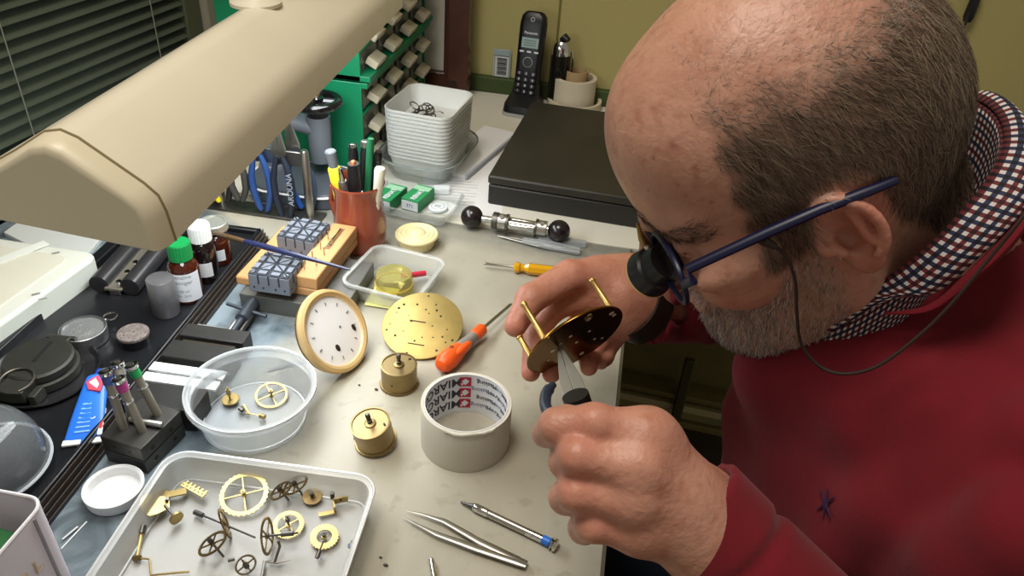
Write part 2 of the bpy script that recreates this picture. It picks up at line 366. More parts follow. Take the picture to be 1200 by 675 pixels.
G().turn((.02, .02, hz-.078), (.02, .02, hz-.012), [(0, .0145), (.75, .0165), (.76, .0165), (1, .0165)]).build('quill', GR, pr)
G().turn((.02, .02, hz-.012), (.02, .02, hz+.006), [(0, .0145), (.6, .0145), (.7, .008), (1, .008)]).build('neck', BLACKP, pr)
wh = G(); wh.tube([(.02+.029*math.cos(a), .02+.029*math.sin(a), hz+.008) for a in np.linspace(0, 2*math.pi, 41)[:-1]], .0062, 12, True)
for a in (.3, .3+2.094, .3+4.188): wh.tube([(.02, .02, hz+.010), (.02+.027*math.cos(a), .02+.027*math.sin(a), hz+.008)], .0045, 8)
wh.lathe([(0, 0), (.010, 0), (.010, .01), (0, .01)], 20, c=(.02, .02, hz+.004)).build('handwheel', mat('glossy_black', '0c0c0e', .15, coat=.5), pr)
G().lathe([(0, 0), (.005, 0), (.005, .006), (.003, .009), (0, .009)], 16, c=(.02, .02, hz+.013)).build('nut', CHROME, pr)
# plier rack
ra = P(364, 256); rl = P(300, 246); rack = thing('plier_rack', 'steel bench rack bar holding pliers behind the wooden block stand', 'rack', (ra[0], ra[1], T))
ht = zat(ra[0], ra[1], 176)-T
G().turn((0, 0, 0), (0, 0, ht), [(0, .0055), (.97, .0055), (1, .004)]).build('post', STEEL, rack)
G().turn((-.125, .0, 0), (-.125, .0, ht), [(0, .0055), (.97, .0055), (1, .004)]).build('post', STEEL, rack)
G().box((-.0625, 0, ht-.014), (.125, .0035, .020)).build('crossbar', STEEL, rack, bevel=.0006)
G().box((-.0625, 0, .002), (.16, .03, .004)).build('foot_plate', DSTEEL, rack, bevel=.001)
def pliers(x, colA, colB, label, L=.085, w=.011, ang=0, txt=None, zoff=0):
    t = thing('pliers', label, 'pliers', (ra[0]+x, ra[1]-.0085, T+ht+.0+zoff), 0, None)
    t.rotation_euler = (0, ang, 0)
    j = G(); j.turn((0, -.002, -.002), (0, .002, -.002), [(0, .009), (1, .009)], 20)
    for s in (-1, 1): j.loft([[(s*.0005, -.0022, 0), (s*.009, -.0022, 0), (s*.009, .0022, 0), (s*.0005, .0022, 0)][::s], [(s*.0003, -.001, .034), (s*.003, -.001, .034), (s*.003, .001, .034), (s*.0003, .001, .034)][::s]])
    j.build('jaws', STEEL, t)
    for s, c in ((-1, colA), (1, colB)):
        pts = [(s*.003, 0, -.008), (s*(.004+w*.6), 0, -.022), (s*(.006+w), 0, -.042), (s*(.006+w), 0, -.062), (s*(.002+w*.8), 0, -L), (s*(w*.65), 0, -L-.006)]
        G().tube(pts, [.003, .0042, .0052, .0052, .0048, .0035], 12, flat=.85).build('handle', c, t)
    if txt:
        G().text(txt, .011, Matrix.Translation((w+.0062, -.0056, -.052))@Matrix.Rotation(math.radians(90), 4, 'X')@Matrix.Rotation(math.radians(90), 4, 'Z'), .0001).build('lettering', mat('pale_print', 'a9b0ba', .6), t)
    return t
BL = mat('blue_grip', '2b4c86', .4); NB = mat('navy_grip', '252c3a', .45); YE = mat('yellow_grip', 'e3cf20', .4); GY = mat('dark_grey_grip', '45433f', .5)
pliers(-.060, BL, BL, 'blue handled pliers hanging left of the navy ones on the rack', w=.006)
pliers(-.030, NB, NB, 'navy handled pliers with pale lettering hanging from the rack', L=.092, w=.006, txt='AROUNA')
pliers(-.020, mat('bright_blue_grip', '24519c', .4), mat('slate_grip', '3b465a', .4), 'blue and slate handled pliers hanging beside the steel rack post', w=.010, ang=-.12).location.y += .020
pliers(-.092, GY, GY, 'dark grey handled pliers hanging between blue and yellow ones', L=.075, w=.004)
pliers(-.118, YE, BLACKP, 'yellow and black handled pliers half hidden behind the lamp hood', L=.082, w=.008)
# ================================================================ picture frame leaning at the wall
fd = mat('dark_walnut', '4a2a1d', .35, noise=.3, nscale=30, coat=.2)
fx0, fx1 = -.60, float(PY(553, 60, WY-.035)[0]); zb = T+.004; zt = 1.32
frm = thing('framed_board', 'dark walnut frame with a pale inner panel leaning against the wall', 'frame', (0, WY-.03, zb)); frm.rotation_euler = (math.radians(-2), 0, 0)
bw = .026; xi = float(PY(521, 60, WY-.04)[0])
g = G(); g.box(((fx0+fx1)/2, -.012, .022), (fx1-fx0, .018, .030)); g.box((xi+.006, -.012, (zt-zb)/2), (.012, .018, zt-zb)); g.box((fx0, -.012, (zt-zb)/2), (.03, .018, zt-zb)); g.box(((fx0+fx1)/2, -.012, zt-zb), (fx1-fx0, .018, .03))
g.build('frame', fd, frm, bevel=.003)
G().box(((fx0+xi)/2, -.006, (zt-zb)/2), (xi-fx0, .006, zt-zb-.02)).build('panel', mat('pale_panel', 'c4bfb0', .6), frm)
g = G(); n = 8
side = [(xi+.012, 0), (fx1-.006, 0)]
prof = [(xi+.013, -.0), (fx1-.004, -.0)]
pts = [(xi+.013, .03), (xi+.013, .55), (fx1, .55)]+[(fx1+.0, .10)]
k = 9
for i in range(k): pts.append((fx1+(.004 if i % 2 == 0 else -.001), .10-.10*(i+1)/k))
pts += [(fx1-.012, -.004), (fx1-.02, .03)]
M_ = Matrix.Translation((0, -.022, 0))@Matrix.Rotation(math.radians(90), 4, 'X')
g.at(M_).prism(pts, 0, .020); g.at(); g.tube([(fx1-.013, -.034, .05), (fx1-.013, -.034, .55)], .005, 10)
g.build('carved_side', fd, frm, bevel=.001)
# ================================================================ cordless phone
pb = P(612, 132); ph = thing('cordless_phone', 'black cordless phone with grey display standing in its charging base', 'phone', (pb[0], pb[1]+.01, T+.002), math.radians(-6))
G().loft([rrect(.062, .085, .014, 0), rrect(.062, .085, .014, .006)]).build('cradle_foot', mat('phone_grey_trim', 'a9a9a6', .4), ph)
g = G(); g.loft([rrect(.060, .083, .014, .0062), rrect(.058, .078, .014, .018, c=(0, .001)), rrect(.05, .04, .012, .030, c=(0, .018)), rrect(.048, .03, .012, .046, c=(0, .022))]).build('cradle', BLACKP, ph)
HM = Matrix.Translation((0, .006, .018))@Matrix.Rotation(math.radians(-12), 4, 'X')   # local z up the handset, -y is the face
def hs(z, w_, t_): return [(x, y, z) for x, y, _ in rrect(w_, t_, .009, 0, 5)]
hl = .150
g = G().at(HM); g.loft([hs(0, .040, .018), hs(.004, .044, .022), hs(.06, .045, .023), hs(.11, .047, .024), hs(hl-.02, .047, .024), hs(hl-.008, .043, .022), hs(hl-.002, .034, .016), hs(hl, .022, .008)])
hand = g.build('handset', mat('phone_gloss_black', '0e0e11', .38), ph)
FM = HM@Matrix.Translation((0, -.0122, 0))@Matrix.Rotation(math.radians(90), 4, 'X')
G().at(FM).box((0, .098, 0), (.030, .017, .001)).build('display', mat('lcd_grey_green', '7f9790', .3), hand)
for i in range(3): G().at(FM).box((0, .102-.004*i, .0006), (.022, .0014, .0002)).build('display_line', mat('lcd_text', '4c605c', .5), hand)
G().text('Panasonic', .0062, FM@Matrix.Translation((0, .1145, .0006)), .0001, bold=.0001).build('brand_lettering', mat('silver_print', 'c9ccd0', .4), hand)
G().at(FM).annulus(circ(.0088, 32, (0, .0655)), circ(.0078, 32, (0, .0655)), 0, .0012).build('navigator_ring', CHROME, hand)
G().at(FM).annulus(circ(.004, 24, (0, .137)), circ(.0022, 24, (0, .137)), 0, .0008).build('earpiece', mat('earpiece_grey', '8d8d8f', .4), hand)
for q, s_ in enumerate('123456789*0#'):
    x = (q % 3-1)*.0125; y = .046-(q//3)*.0105
    key = G().at(FM); key.loft([rrect(.0095, .0072, .003, 0, 4, (x, y)), rrect(.0085, .0062, .0025, .0016, 4, (x, y))]); key = key.build('key', mat('phone_key', '26262b', .3), hand)
    G().text(s_, .0055, FM@Matrix.Translation((x, y, .0017)), .0001, bold=.00015).build('key_print', mat('silver_print', '', 0), key)
for x in (-.013, 0, .013): G().at(FM).loft([rrect(.008, .003, .0014, 0, 3, (x, .083)), rrect(.008, .003, .0014, .001, 3, (x, .083))]).build('function_key', mat('silver_print', '', 0), hand)
# card in a pouch on the wall
c_ = PY(588, 74, WY-.006)
pk = thing('label_card', 'small card with a barcode in a clear pouch on the wall beside the phone', 'card', tuple(c_))
G().box((0, 0, 0), (.034, .002, .052)).build('pouch', clear('pouch_film', 'd8dede', .35, .2), pk, bevel=.0006)
g = G(); g.box((.001, -.0022, -.006), (.026, .001, .038)).build('card', mat('card_white', 'b9bdbb', .6), pk)
for i in range(11): G().box((.001, -.0031, .009-.0029*i), (.018, .0006, .0012 if i % 3 else .0020)).build('bar', INK, pk) if i < 11 else None
G().box((.0, -.0024, .020), (.028, .001, .010)).build('header', mat('pouch_blue_grey', '8fa0a5', .5), pk, bevel=.0003)
# silver and black shaver-like canister behind the phone
c_ = P(650, 128); cn = thing('metal_canister', 'small dark canister with silver shoulder and black cap behind the phone', 'canister', (c_[0], c_[1]+.02, T+.002)); cn.scale = (.95, .95, 1.42)
G().lathe([(0, 0), (.018, 0), (.019, .003), (.019, .062), (.0185, .066)], 32).build('body', mat('canister_dark', '2a2620', .25, .6), cn)
G().lathe([(.0186, .0661), (.0186, .074), (.016, .080), (.012, .083), (0, .083)], 32).build('shoulder', CHROME, cn)
G().tube([(0, -.0, .084), (.004, -.002, .088), (.012, -.008, .086)], [.009, .008, .005], 12, flat=.5).build('cap', BLACKP, cn)
G().at(Matrix.Translation((.0, -.0192, .045))@Matrix.Rotation(math.radians(90), 4, 'X')).annulus(circ(.006, 24), circ(.0035, 24), 0, .001).build('badge', CHROME, cn)
G().tube([(.0192, 0, .02), (.024, 0, .03), (.024, 0, .06), (.0185, 0, .072)], .0018, 8).build('clip', CHROME, cn)
# rolls of tape by the wall
def roll(name, label, cat, loc, ro, ri, h, m, mc, group=None, rz=0):
    t = thing(name, label, cat, loc, rz, group)
    G().lathe([(ri+.002, 0), (ro, 0), (ro, h), (ri+.002, h)], 48, closed=True).build('tape', m, t)
    G().lathe([(ri, .0004), (ri+.0019, .0004), (ri+.0019, h+.0008), (ri, h+.0008)], 48, closed=True).build('core', mc, t)
    return t
c_ = P(669, 128); WT = mat('off_white_tape', 'c9bfa8', .6, noise=.05, nscale=30); CB = mat('cardboard_core', 'a98f68', .7)
s_ = mpp(669, 128)
roll('tape_roll', 'wide off white tape roll standing behind the black case', 'tape', (c_[0], c_[1]+.015, T+.0025), .040, .033, .054, WT, mat('white_core', 'c0b59c', .7))
roll('cardboard_ring', 'brown cardboard core sitting inside the wide off white tape roll', 'tape', (c_[0]+.002, c_[1]+.013, T+.003), .0215, .019, .066, CB, CB)
c_ = P(704, 130); roll('tape_roll', 'low off white tape ring beside the wide roll at the wall', 'tape', (c_[0]-.010, c_[1]+.012, T+.0025), .028, .022, .016, WT, CB) if False else None
tg = tag(G().lathe([(.044, 0), (.050, 0), (.050, .014), (.044, .014)], 48, closed=True).build('cardboard_ring', mat('white_core', '', 0)), 'low pale cardboard ring lying around the foot of the wide tape roll', 'tape', None, (P(669, 128)[0]+.004, P(669, 128)[1]+.012, T+.0025))
# ================================================================ black case
a, b_, c_, d_ = P(571, 240), P(741, 270), P(740, 245), P(572, 214)
ang = math.atan2(b_[1]-a[1], b_[0]-a[0]); W_ = float(np.linalg.norm((b_-a)[:2]))*1.05; hC = .045; dC = .30
g0 = P(571, 240); cs = thing('black_case', 'flat black hard case lying on the white counter behind the dumbbell tool', 'case', (g0[0], g0[1], T+.0015), math.radians(-3))
W_ = .215
G().box((W_/2, dC/2, .0155), (W_, dC, .031)).build('lower_shell', mat('case_black', '201f1b', .5, bump=.3, bscale=900), cs, bevel=.003)
G().box((W_/2, dC/2, .0385), (W_+.002, dC+.002, .013)).build('lid', mat('case_lid', '2b2922', .45, bump=.4, bscale=900, noise=.25, nscale=14), cs, bevel=.003)
# ================================================================ stacked plastic boxes with rings
gd0 = P(492, 214); gd = thing('glass_dish', 'shallow oval clear glass dish under the stack of plastic tubs', 'dish', (gd0[0]+.0, gd0[1]+.055, T+.0025), math.radians(-6))
g = G(); g.loft([rrect(.095, .125, .035, .0, 8), rrect(.125, .165, .05, .032, 8), rrect(.129, .169, .052, .034, 8), rrect(.121, .161, .048, .032, 8), rrect(.092, .121, .033, .004, 8)]).build('dish', clear('dish_glass', 'f3f7f6', .06, .04), gd)
G().tube(rrect(.127, .167, .051, .034, 8), .0014, 6, True).build('rim', clear('dish_rim_glass', '8f9c9a', .7, .1), gd)
TUB = clear('frosted_tub', 'f0f1ec', .50, .45)
nst = 13
for k in range(nst):
    z = T+.0075+k*.0058; wj = .094+.0004*k; dj = .110+.0004*k
    t = thing('plastic_tub', 'frosted plastic tub nested in the stack under the top one with the rings' if k < nst-1 else 'topmost frosted plastic tub of the stack, holding metal rings', 'tub', (gd0[0], gd0[1]+.055, z), math.radians(-6), 'nested plastic tubs' if k < nst-1 else None)
    hb = .030
    G().loft([rrect(wj-.012, dj-.012, .014, 0, 5), rrect(wj, dj, .016, hb-.003, 5), rrect(wj+.004, dj+.004, .018, hb-.003, 5), rrect(wj+.004, dj+.004, .018, hb, 5), rrect(wj-.0004, dj-.0004, .016, hb, 5), rrect(wj-.0125, dj-.0125, .013, .0012, 5)]).build('tub_shell', TUB, t)
zt_ = T+.0075+(nst-1)*.0058+.003
for i in range(12):
    r = .005+.0035*random.random(); ax = Vector((random.uniform(-1, 1), random.uniform(-1, 1), random.uniform(.6, 1.6))).normalized()
    q = ax.to_track_quat('Z', 'Y'); c = Vector((gd0[0]-.008+random.uniform(-.018, .018), gd0[1]+.052+random.uniform(-.020, .020), zt_+r*.8+.001*i*.6))
    g = G(); g.tube([q@Vector((r*math.cos(a), r*math.sin(a), 0)) for a in np.linspace(0, 2*math.pi, 25)[:-1]], .0009, 6, True)
    if i % 3 == 0: g.tube([q@Vector((r, 0, 0)), q@Vector((r+.008, .002, 0)), q@Vector((r+.014, -.001, .001))], .0008, 6)
    tag(g.build('metal_ring', mat('dark_ring_metal', '5a5650', .3, .9)), 'small dark metal ring in the loose pile in the top plastic tub', 'ring', 'metal rings in the top tub', c)
# papers
c_ = P(560, 190); nb = thing('note_pad', 'thin white paper pad with a pale cover beside the plastic tubs', 'paper', (c_[0]-.01, c_[1]+.03, T+.0018), math.radians(-14))
G().box((0, 0, .003), (.060, .19, .006)).build('pages', mat('paper_white', 'dfe0e0', .7), nb, bevel=.0005)
G().box((.031, 0, .0045), (.004, .192, .007)).build('spine', mat('pad_spine', 'a7a9b2', .6), nb, bevel=.0005)
for p_, a_, sz_, lb in (((545, 215), .12, (.12, .20), 'printed white sheet lying under the note pad'), ((600, 200), -.1, (.10, .22), 'plain white sheet lying along the black case')):
    c_ = P(*p_); sh = thing('paper_sheet', lb, 'paper', (c_[0], c_[1], T+.0016-(0.0004 if a_ < 0 else 0)), a_)
    G().box((0, 0, 0), (sz_[0], sz_[1], .0003)).build('sheet', mat('paper_sheet_white', 'd8d8d6', .7), sh)
    if a_ > 0:
        for i in range(9): G().box((-.01, -.07+i*.009, .0003), (.06-.02*(i % 3 == 2), .0012, .0002)).build('printed_line', mat('faint_print', 'a3a5a8', .7), sh)
        G().box((.045, -.05, .0003), (.014, .010, .0002)).build('printed_picture', mat('printed_photo', 'b09d92', .6), sh)
# ================================================================ middle row of the bench
# terracotta mug
mc = P(421, 291); mh = zat(float(mc[0]), float(mc[1])-.022, 224)-T; mug = thing('pen_mug', 'glazed terracotta jug full of pens behind the wooden block stand', 'mug', (mc[0], mc[1]+.008, T)); mug.scale = (1.02, 1.02, mh/.066)
G().lathe([(0, 0), (.026, 0), (.029, .002), (.0315, .012), (.032, .024), (.030, .036), (.0285, .048), (.029, .056), (.031, .062), (.0322, .0645), (.0315, .066), (.030, .0645), (.0275, .056), (.0268, .048), (.028, .036), (.029, .02), (.026, .004), (0, .004)], 48).build('mug', mat('terracotta_glaze', '94452f', .25, coat=.5, noise=.1, nscale=25), mug)
G().tube([(-.028, .012, .050), (-.040, .018, .048), (-.043, .02, .034), (-.036, .016, .020), (-.028, .012, .016)], .004, 10).build('handle', mat('terracotta_glaze', '', 0), mug)
def pen(name, label, bx, by, tx, ty, L, r, segs, group=None):
    b0 = Vector((mug.location.x+bx, mug.location.y+by, T+.006)); d = Vector((tx-bx, ty-by, .076)).normalized()
    r *= 1.25; L += .014; t = thing(name, label, 'pen' if name != 'cutter' else 'knife', b0, rot=d.to_track_quat('Z', 'Y').to_matrix())
    for nm, z0, z1_, r0, r1, m in segs: G().turn((0, 0, z0*L), (0, 0, z1_*L), [(0, r*r0), (.5, r*(r0+r1)/2), (.93, r*r1), (1, r*r1*.8)], 14).build(nm, m, t)
    return t
DB = mat('deep_blue_plastic', '1f2fae', .35); YL = mat('yellow_plastic', 'f0e23a', .35)
pen('marker', 'yellow pen with a blue collar and grey cap at the left of the mug', -.012, -.006, -.021, -.010, .098, .0062, [('barrel', 0, .62, .8, .8, DB), ('sleeve', .62, .95, 1, 1, YL), ('sleeve', .30, .62, .95, 1, YL), ('cap', .95, 1.14, .7, .9, mat('grey_cap', '6d7378', .4))])
pen('pen', 'silver barrelled pen with chrome tip next to the yellow one', -.004, -.008, -.010, -.018, .097, .0048, [('barrel', 0, .85, 1, 1, mat('dull_silver', '8e8c88', .35, .8)), ('cap', .85, 1, .6, .4, CHROME)])
pen('pen', 'thick black pen with an orange dot on its end in the mug', .002, -.006, .002, -.013, .106, .0066, [('barrel', 0, .97, 1, 1, BLACKP), ('end_dot', .97, 1, .5, .3, mat('copper_dot', 'b5704a', .4, .5))])
pen('pen', 'black pen with a polished silver end standing behind the thick one', -.004, .006, -.008, .013, .112, .005, [('barrel', 0, .96, 1, 1, BLACKP), ('end_cap', .96, 1, .9, .8, CHROME)])
pen('pen', 'dark pen with a wide grey metal end at the back of the mug', .003, .006, .004, .015, .116, .0052, [('barrel', 0, .94, 1, 1, BLACKP), ('end_cap', .94, 1, .95, .9, STEEL)])
pen('pencil', 'slim green pencil leaning in the middle of the mug', .006, .000, .0125, .001, .128, .0036, [('barrel', 0, 1, 1, 1, mat('pencil_green', '1d6a44', .4))])
pen('pen', 'black clip pen with glossy cap at the right of the mug', .010, .002, .020, .003, .113, .0046, [('barrel', 0, .55, .9, 1, mat('charcoal_barrel', '3a3838', .4)), ('cap', .55, 1, 1.1, .9, mat('glossy_black', '', 0))])
pen('letter_opener', 'cream plastic spatula handle at the right rim of the mug', .016, -.006, .027, -.008, .098, .0048, [('shaft', 0, .6, .7, .8, mat('cream_plastic', 'dcd9c4', .4)), ('head', .6, 1, .85, 1.15, mat('cream_plastic', '', 0))])
pen('brush', 'short white pointed brush tip showing just above the mug rim', .006, -.012, .012, -.020, .070, .0058, [('ferrule', 0, .72, .6, .8, DSTEEL), ('tip', .72, .86, .95, .7, mat('brush_white', 'dfe4ee', .5)), ('tip', .86, 1, .66, .1, mat('brush_white', '', 0))])
pen('pen', 'thin silver clip standing behind the yellow pen', -.018, .004, -.025, .003, .100, .003, [('barrel', 0, .8, 1, 1, BLACKP), ('clip', .8, 1, .9, .7, CHROME)])
# gray steel plate and wooden block stand
a, rz, L = pxline((283, 362), (383, 381)); pl = tag(G().box((.060, .050, .0105), (.120, .100, .021)).build('steel_slab', mat('worn_grey_slab', '6a6a64', .45, .3, noise=.25, nscale=25), bevel=.001), 'flat grey steel slab under the wooden block stand', 'slab', None, (a[0], a[1], T), rz+math.radians(2))
wz = T+.0212
a, rz, L = pxline((277, 333), (370, 354), wz); _d = P(417, 290, wz)-P(370, 354, wz); dwl = float(np.linalg.norm(_d)); rz = math.atan2(_d[1], _d[0])-math.pi/2; wb = thing('wooden_stand', 'light wooden stand with pins carrying two grey slotted blocks', 'stand', (a[0], a[1], wz), rz)
WD = mat('beech_wood', 'cf9c66', .5, noise=.18, nscale=14)
Lw = L; dw = dwl
G().box((Lw/2, dw/2, .0055), (Lw, dw, .011)).build('base_board', WD, wb, bevel=.002)
G().box((Lw-.015, dw/2, .0185), (.030, dw, .015)).build('pin_rail', WD, wb, bevel=.0015)
for i in range(7): G().cyl((Lw-.020+.009*(i % 2), .014+.011*i, .026), (Lw-.020+.009*(i % 2), .014+.011*i, .037), .0008, n=8).build('pin', STEEL, wb)
g = G().box((Lw-.014, dw-.035, .0262), (.006, .048, .0008)); g.build('groove', mat('groove_brown', '8a6a48', .7), wb)
G().cyl((Lw-.014, dw-.055, .028), (Lw-.014, dw-.016, .028), .0016, n=10).build('needle', CHROME, wb)
def slotted(name_lbl, x, y, z, s_, h_, rzz):
    t = thing('slotted_block', name_lbl, 'block', (x, y, z), rzz)
    GB = mat('grey_block_rubber', '767c86', .5, noise=.08, nscale=40); GD = mat('grey_block_groove', '2a2e36', .7)
    e = .0022; q = s_/2
    # upper tiles divided by grooves in a star: cross, diagonals, and ring
    G().box((0, 0, (h_-.0028)/2), (s_, s_, h_-.0028)).build('body', GB, t, bevel=.0008)
    g = G()
    def tri(ps):
        c = (sum(p[0] for p in ps)/len(ps), sum(p[1] for p in ps)/len(ps)); out = []
        for p in ps:
            d = Vector((p[0]-c[0], p[1]-c[1])); l = d.length; d = d*((l-.0030)/l); out.append((c[0]+d.x, c[1]+d.y))
        g.prism(out, h_-.0022, h_)
    m_ = q*.62
    for sx_, sy_ in ((1, 1), (-1, 1), (-1, -1), (1, -1)):
        tri([(0, 0), (m_*sx_, 0), (m_*sx_, m_*sy_)]); tri([(0, 0), (m_*sx_, m_*sy_), (0, m_*sy_)])
        tri([(m_*sx_, 0), (q*sx_, 0), (q*sx_, m_*sy_), (m_*sx_, m_*sy_)]); tri([(0, m_*sy_), (m_*sx_, m_*sy_), (m_*sx_, q*sy_), (0, q*sy_)])
        tri([(m_*sx_, m_*sy_), (q*sx_, m_*sy_), (q*sx_, q*sy_)]); tri([(m_*sx_, m_*sy_), (q*sx_, q*sy_), (m_*sx_, q*sy_)])
    g.build('top_tiles', mat('grey_block_top', '737983', .55), t); G().box((0, 0, h_-.0026), (s_-.001, s_-.001, .0008)).build('groove_floor', GD, t)
    g = G()
    for a_ in range(4):
        R_ = Matrix.Rotation(a_*math.pi/2, 4, 'Z')
        for x_ in (-q*.5, 0, q*.5): g.at(R_).box((x_, -q-.00005, h_*.68), (.0016, .0006, h_*.5))
        for x_ in (-q*.75, -q*.3, q*.3, q*.75): g.at(R_).cyl((x_, -q-.0004, h_*.25), (x_, -q+.0002, h_*.25), .0012, n=10)
    g.build('side_slots', GD, t); return t
b1 = P(322, 343, wz+.011); b2 = P(353, 300, wz+.011)
def local(parent_rz, p): return p
slotted('grey slotted block nearest the camera on the wooden stand', b1[0]-.004, b1[1]+.020, wz+.0112, .046, .024, rz+math.radians(2))
slotted('grey slotted block at the back of the wooden stand', b2[0]-.004, b2[1]+.022, wz+.0112, .046, .024, rz+math.radians(-2))
# brush lying across the blocks
z0 = wz+.0112+.024+.003; a = P(240, 272, z0+.004); b_ = P(410, 316, z0+.004); a = P(243, 271, z0+.01)
br = thing('paint_brush', 'slim navy paint brush with a brass ferrule lying across the grey blocks', 'brush', tuple(a), rot=(Vector(b_)-Vector(a)).to_track_quat('X', 'Z').to_matrix())
Lb = float(np.linalg.norm(b_-a)); g = G().turn((0, 0, 0), (Lb*.13, 0, 0), [(0, .0008), (.5, .0022), (1, .003)], 12).build('bristles', mat('bristle_brown', '4a3a2a', .8), br)
G().turn((Lb*.13, 0, 0), (Lb*.27, 0, 0), [(0, .003), (1, .0028)], 14).build('ferrule', mat('copper_ferrule', '9a7a58', .35, .9), br)
G().turn((Lb*.27, 0, 0), (Lb, 0, 0), [(0, .0028), (.2, .0036), (.6, .0026), (1, .0012)], 14).build('shaft', mat('navy_lacquer', '22284a', .3, coat=.4), br)
# box with green packets
a = P(447, 262); cb = thing('clear_box', 'low clear plastic box holding two green packets beside the mug', 'box', (float(P(488, 245)[0]), float(P(488, 245)[1]), T+.0015), math.radians(-8))
G().loft([rrect(.104, .068, .010, 0, 5), rrect(.118, .080, .012, .016, 5), rrect(.120, .082, .013, .016, 5), rrect(.114, .076, .011, .016, 5), rrect(.100, .064, .008, .0012, 5)]).build('box_shell', clear('clear_box_plastic', 'f2f5f3', .16, .12), cb)
PG = mat('packet_green', '1f8a4e', .45); PW = mat('packet_white', 'd7dde0', .5)
for i, (px, py, lb) in enumerate((((458, 240, 'small green packet at the left end of the clear box')), ((490, 241, 'small green and white packet in the middle of the clear box')))):
    c = P(px, py); t = thing('battery_packet', lb, 'packet', (c[0], c[1], T+.0035), math.radians(-12)); t.scale = (1.22, 1.15, 1.2)
    G().box((0, 0, .007), (.022, .042, .014)).build('carton', PG, t, bevel=.0006)
    G().box((0, -.0213, .0065), (.020, .0008, .011)).build('end_label', PW, t)
    G().box((0, .012, .0143), (.020, .010, .0006)).build('top_band', mat('packet_pale_green', '9ac6a4', .5), t)
    G().text('RENATA', .0085, Matrix.Translation((.002, -.002, .0144))@Matrix.Rotation(math.radians(90), 4, 'Z'), .0001, bold=.0002).build('lettering', PW, t)
    G().text('371', .006, Matrix.Translation((0, -.0218, .0065))@Matrix.Rotation(math.radians(90), 4, 'X'), .0001).build('number', mat('packet_blue', '3a5a8a', .5), t)
c = P(513, 247); t = thing('blister_disc', 'round white printed disc at the right end of the clear box', 'disc', (c[0], c[1], T+.0035), 0)
G().lathe([(0, 0), (.013, 0), (.013, .003), (.010, .004), (0, .004)], 32).build('disc', PW, t)
G().annulus(circ(.0095, 32), circ(.0085, 32), .0040, .0043).build('ring_print', mat('faint_print', 'a3a5a8', .7), t)
for y in (-.002, .002): G().box((0, y, .0041), (.009, .001, .0003)).build('print_line', INK, t)
t.location.z = T+.0035
c = P(517, 227); t = tag(G().loft([rrect(.026, .018, .003, 0), rrect(.024, .016, .003, .006)]).build('label_packet', PW), 'small white printed packet at the back right of the clear box', 'packet', None, (c[0], c[1], T+.004), .2)
# cream spool
c = P(487, 290); sp_ = thing('cream_spool', 'round cream plastic lidded pot in front of the green packets', 'pot', (c[0], c[1]+.006, T))
CR = mat('cream_ivory', 'e3d5a4', .4, sss=.1)
G().lathe([(0, 0), (.021, 0), (.0225, .003), (.0225, .013), (0, .013)], 40).build('pot', CR, sp_)
G().lathe([(0, .0131), (.026, .0131), (.0275, .0145), (.0275, .017), (.026, .0185), (.023, .0175), (.021, .019), (.018, .018), (.016, .0195), (.012, .0185), (.010, .021), (.004, .023), (0, .0232)], 48).build('lid', CR, sp_)
# plastic tray with yellow capsule
a = P(462, 352); tr = thing('square_tub', 'shallow frosted tub holding a yellow capsule behind the brass plate', 'tub', (float(P(463, 338)[0]), float(P(463, 338)[1]), T), math.radians(-9)); tr.scale = (.93, .93, 1)
FT = clear('frosted_clear', 'f0f2ee', .26, .4)
G().loft([rrect(.086, .086, .012, 0, 6), rrect(.098, .098, .016, .022, 6), rrect(.104, .104, .019, .0225, 6), rrect(.104, .104, .019, .025, 6), rrect(.095, .095, .014, .025, 6), rrect(.083, .083, .011, .0014, 6)]).build('tub_shell', FT, tr)
c = P(461, 345); yc = thing('yellow_capsule', 'round translucent yellow capsule standing in the frosted tub', 'capsule', (c[0], c[1]+.004, T+.0022))
YCM = clear('amber_yellow_clear', 'cfc882', .28, .15)
G().lathe([(0, 0), (.020, 0), (.021, .002), (.021, .012), (.0205, .0125)], 40).build('base', YCM, yc)
G().lathe([(.0215, .0127), (.0215, .022), (.020, .0245), (0, .0245)], 40).build('lid', YCM, yc)
G().lathe([(.0208, .0105), (.0222, .0105), (.0222, .0125), (.0208, .0125)], 40, closed=True).build('rim', mat('yellow_gold_rim', 'c9b04a', .3), yc)
a = P(470, 324, T+.012); b_ = P(499, 320, T+.012); rt = thing('red_stick', 'short red plastic stick lying in the frosted tub', 'stick', tuple(a), rot=(Vector(b_)-Vector(a)).to_track_quat('X', 'Z').to_matrix())
G().turn((0, 0, 0), (float(np.linalg.norm(b_-a)), 0, 0), [(0, .0022), (.4, .0034), (.95, .0034), (1, .003)], 14).build('stick', mat('red_plastic', 'b4243a', .35), rt)
a = P(425, 352, T+.004); b_ = P(437, 337, T+.004); g = G().cyl(a, b_, .0012, n=8); tag(g.build('olive_stick', mat('olive_plastic', '6f7040', .5)), 'thin olive stick lying at the left side of the frosted tub', 'stick')
tag(G().box(tuple(P(448, 348, T+.0020)), (.03, .04, .0006)).build('yellow_slip', mat('yellow_paper', 'd9d58a', .7)), 'pale yellow paper slip lying in the frosted tub', 'paper')
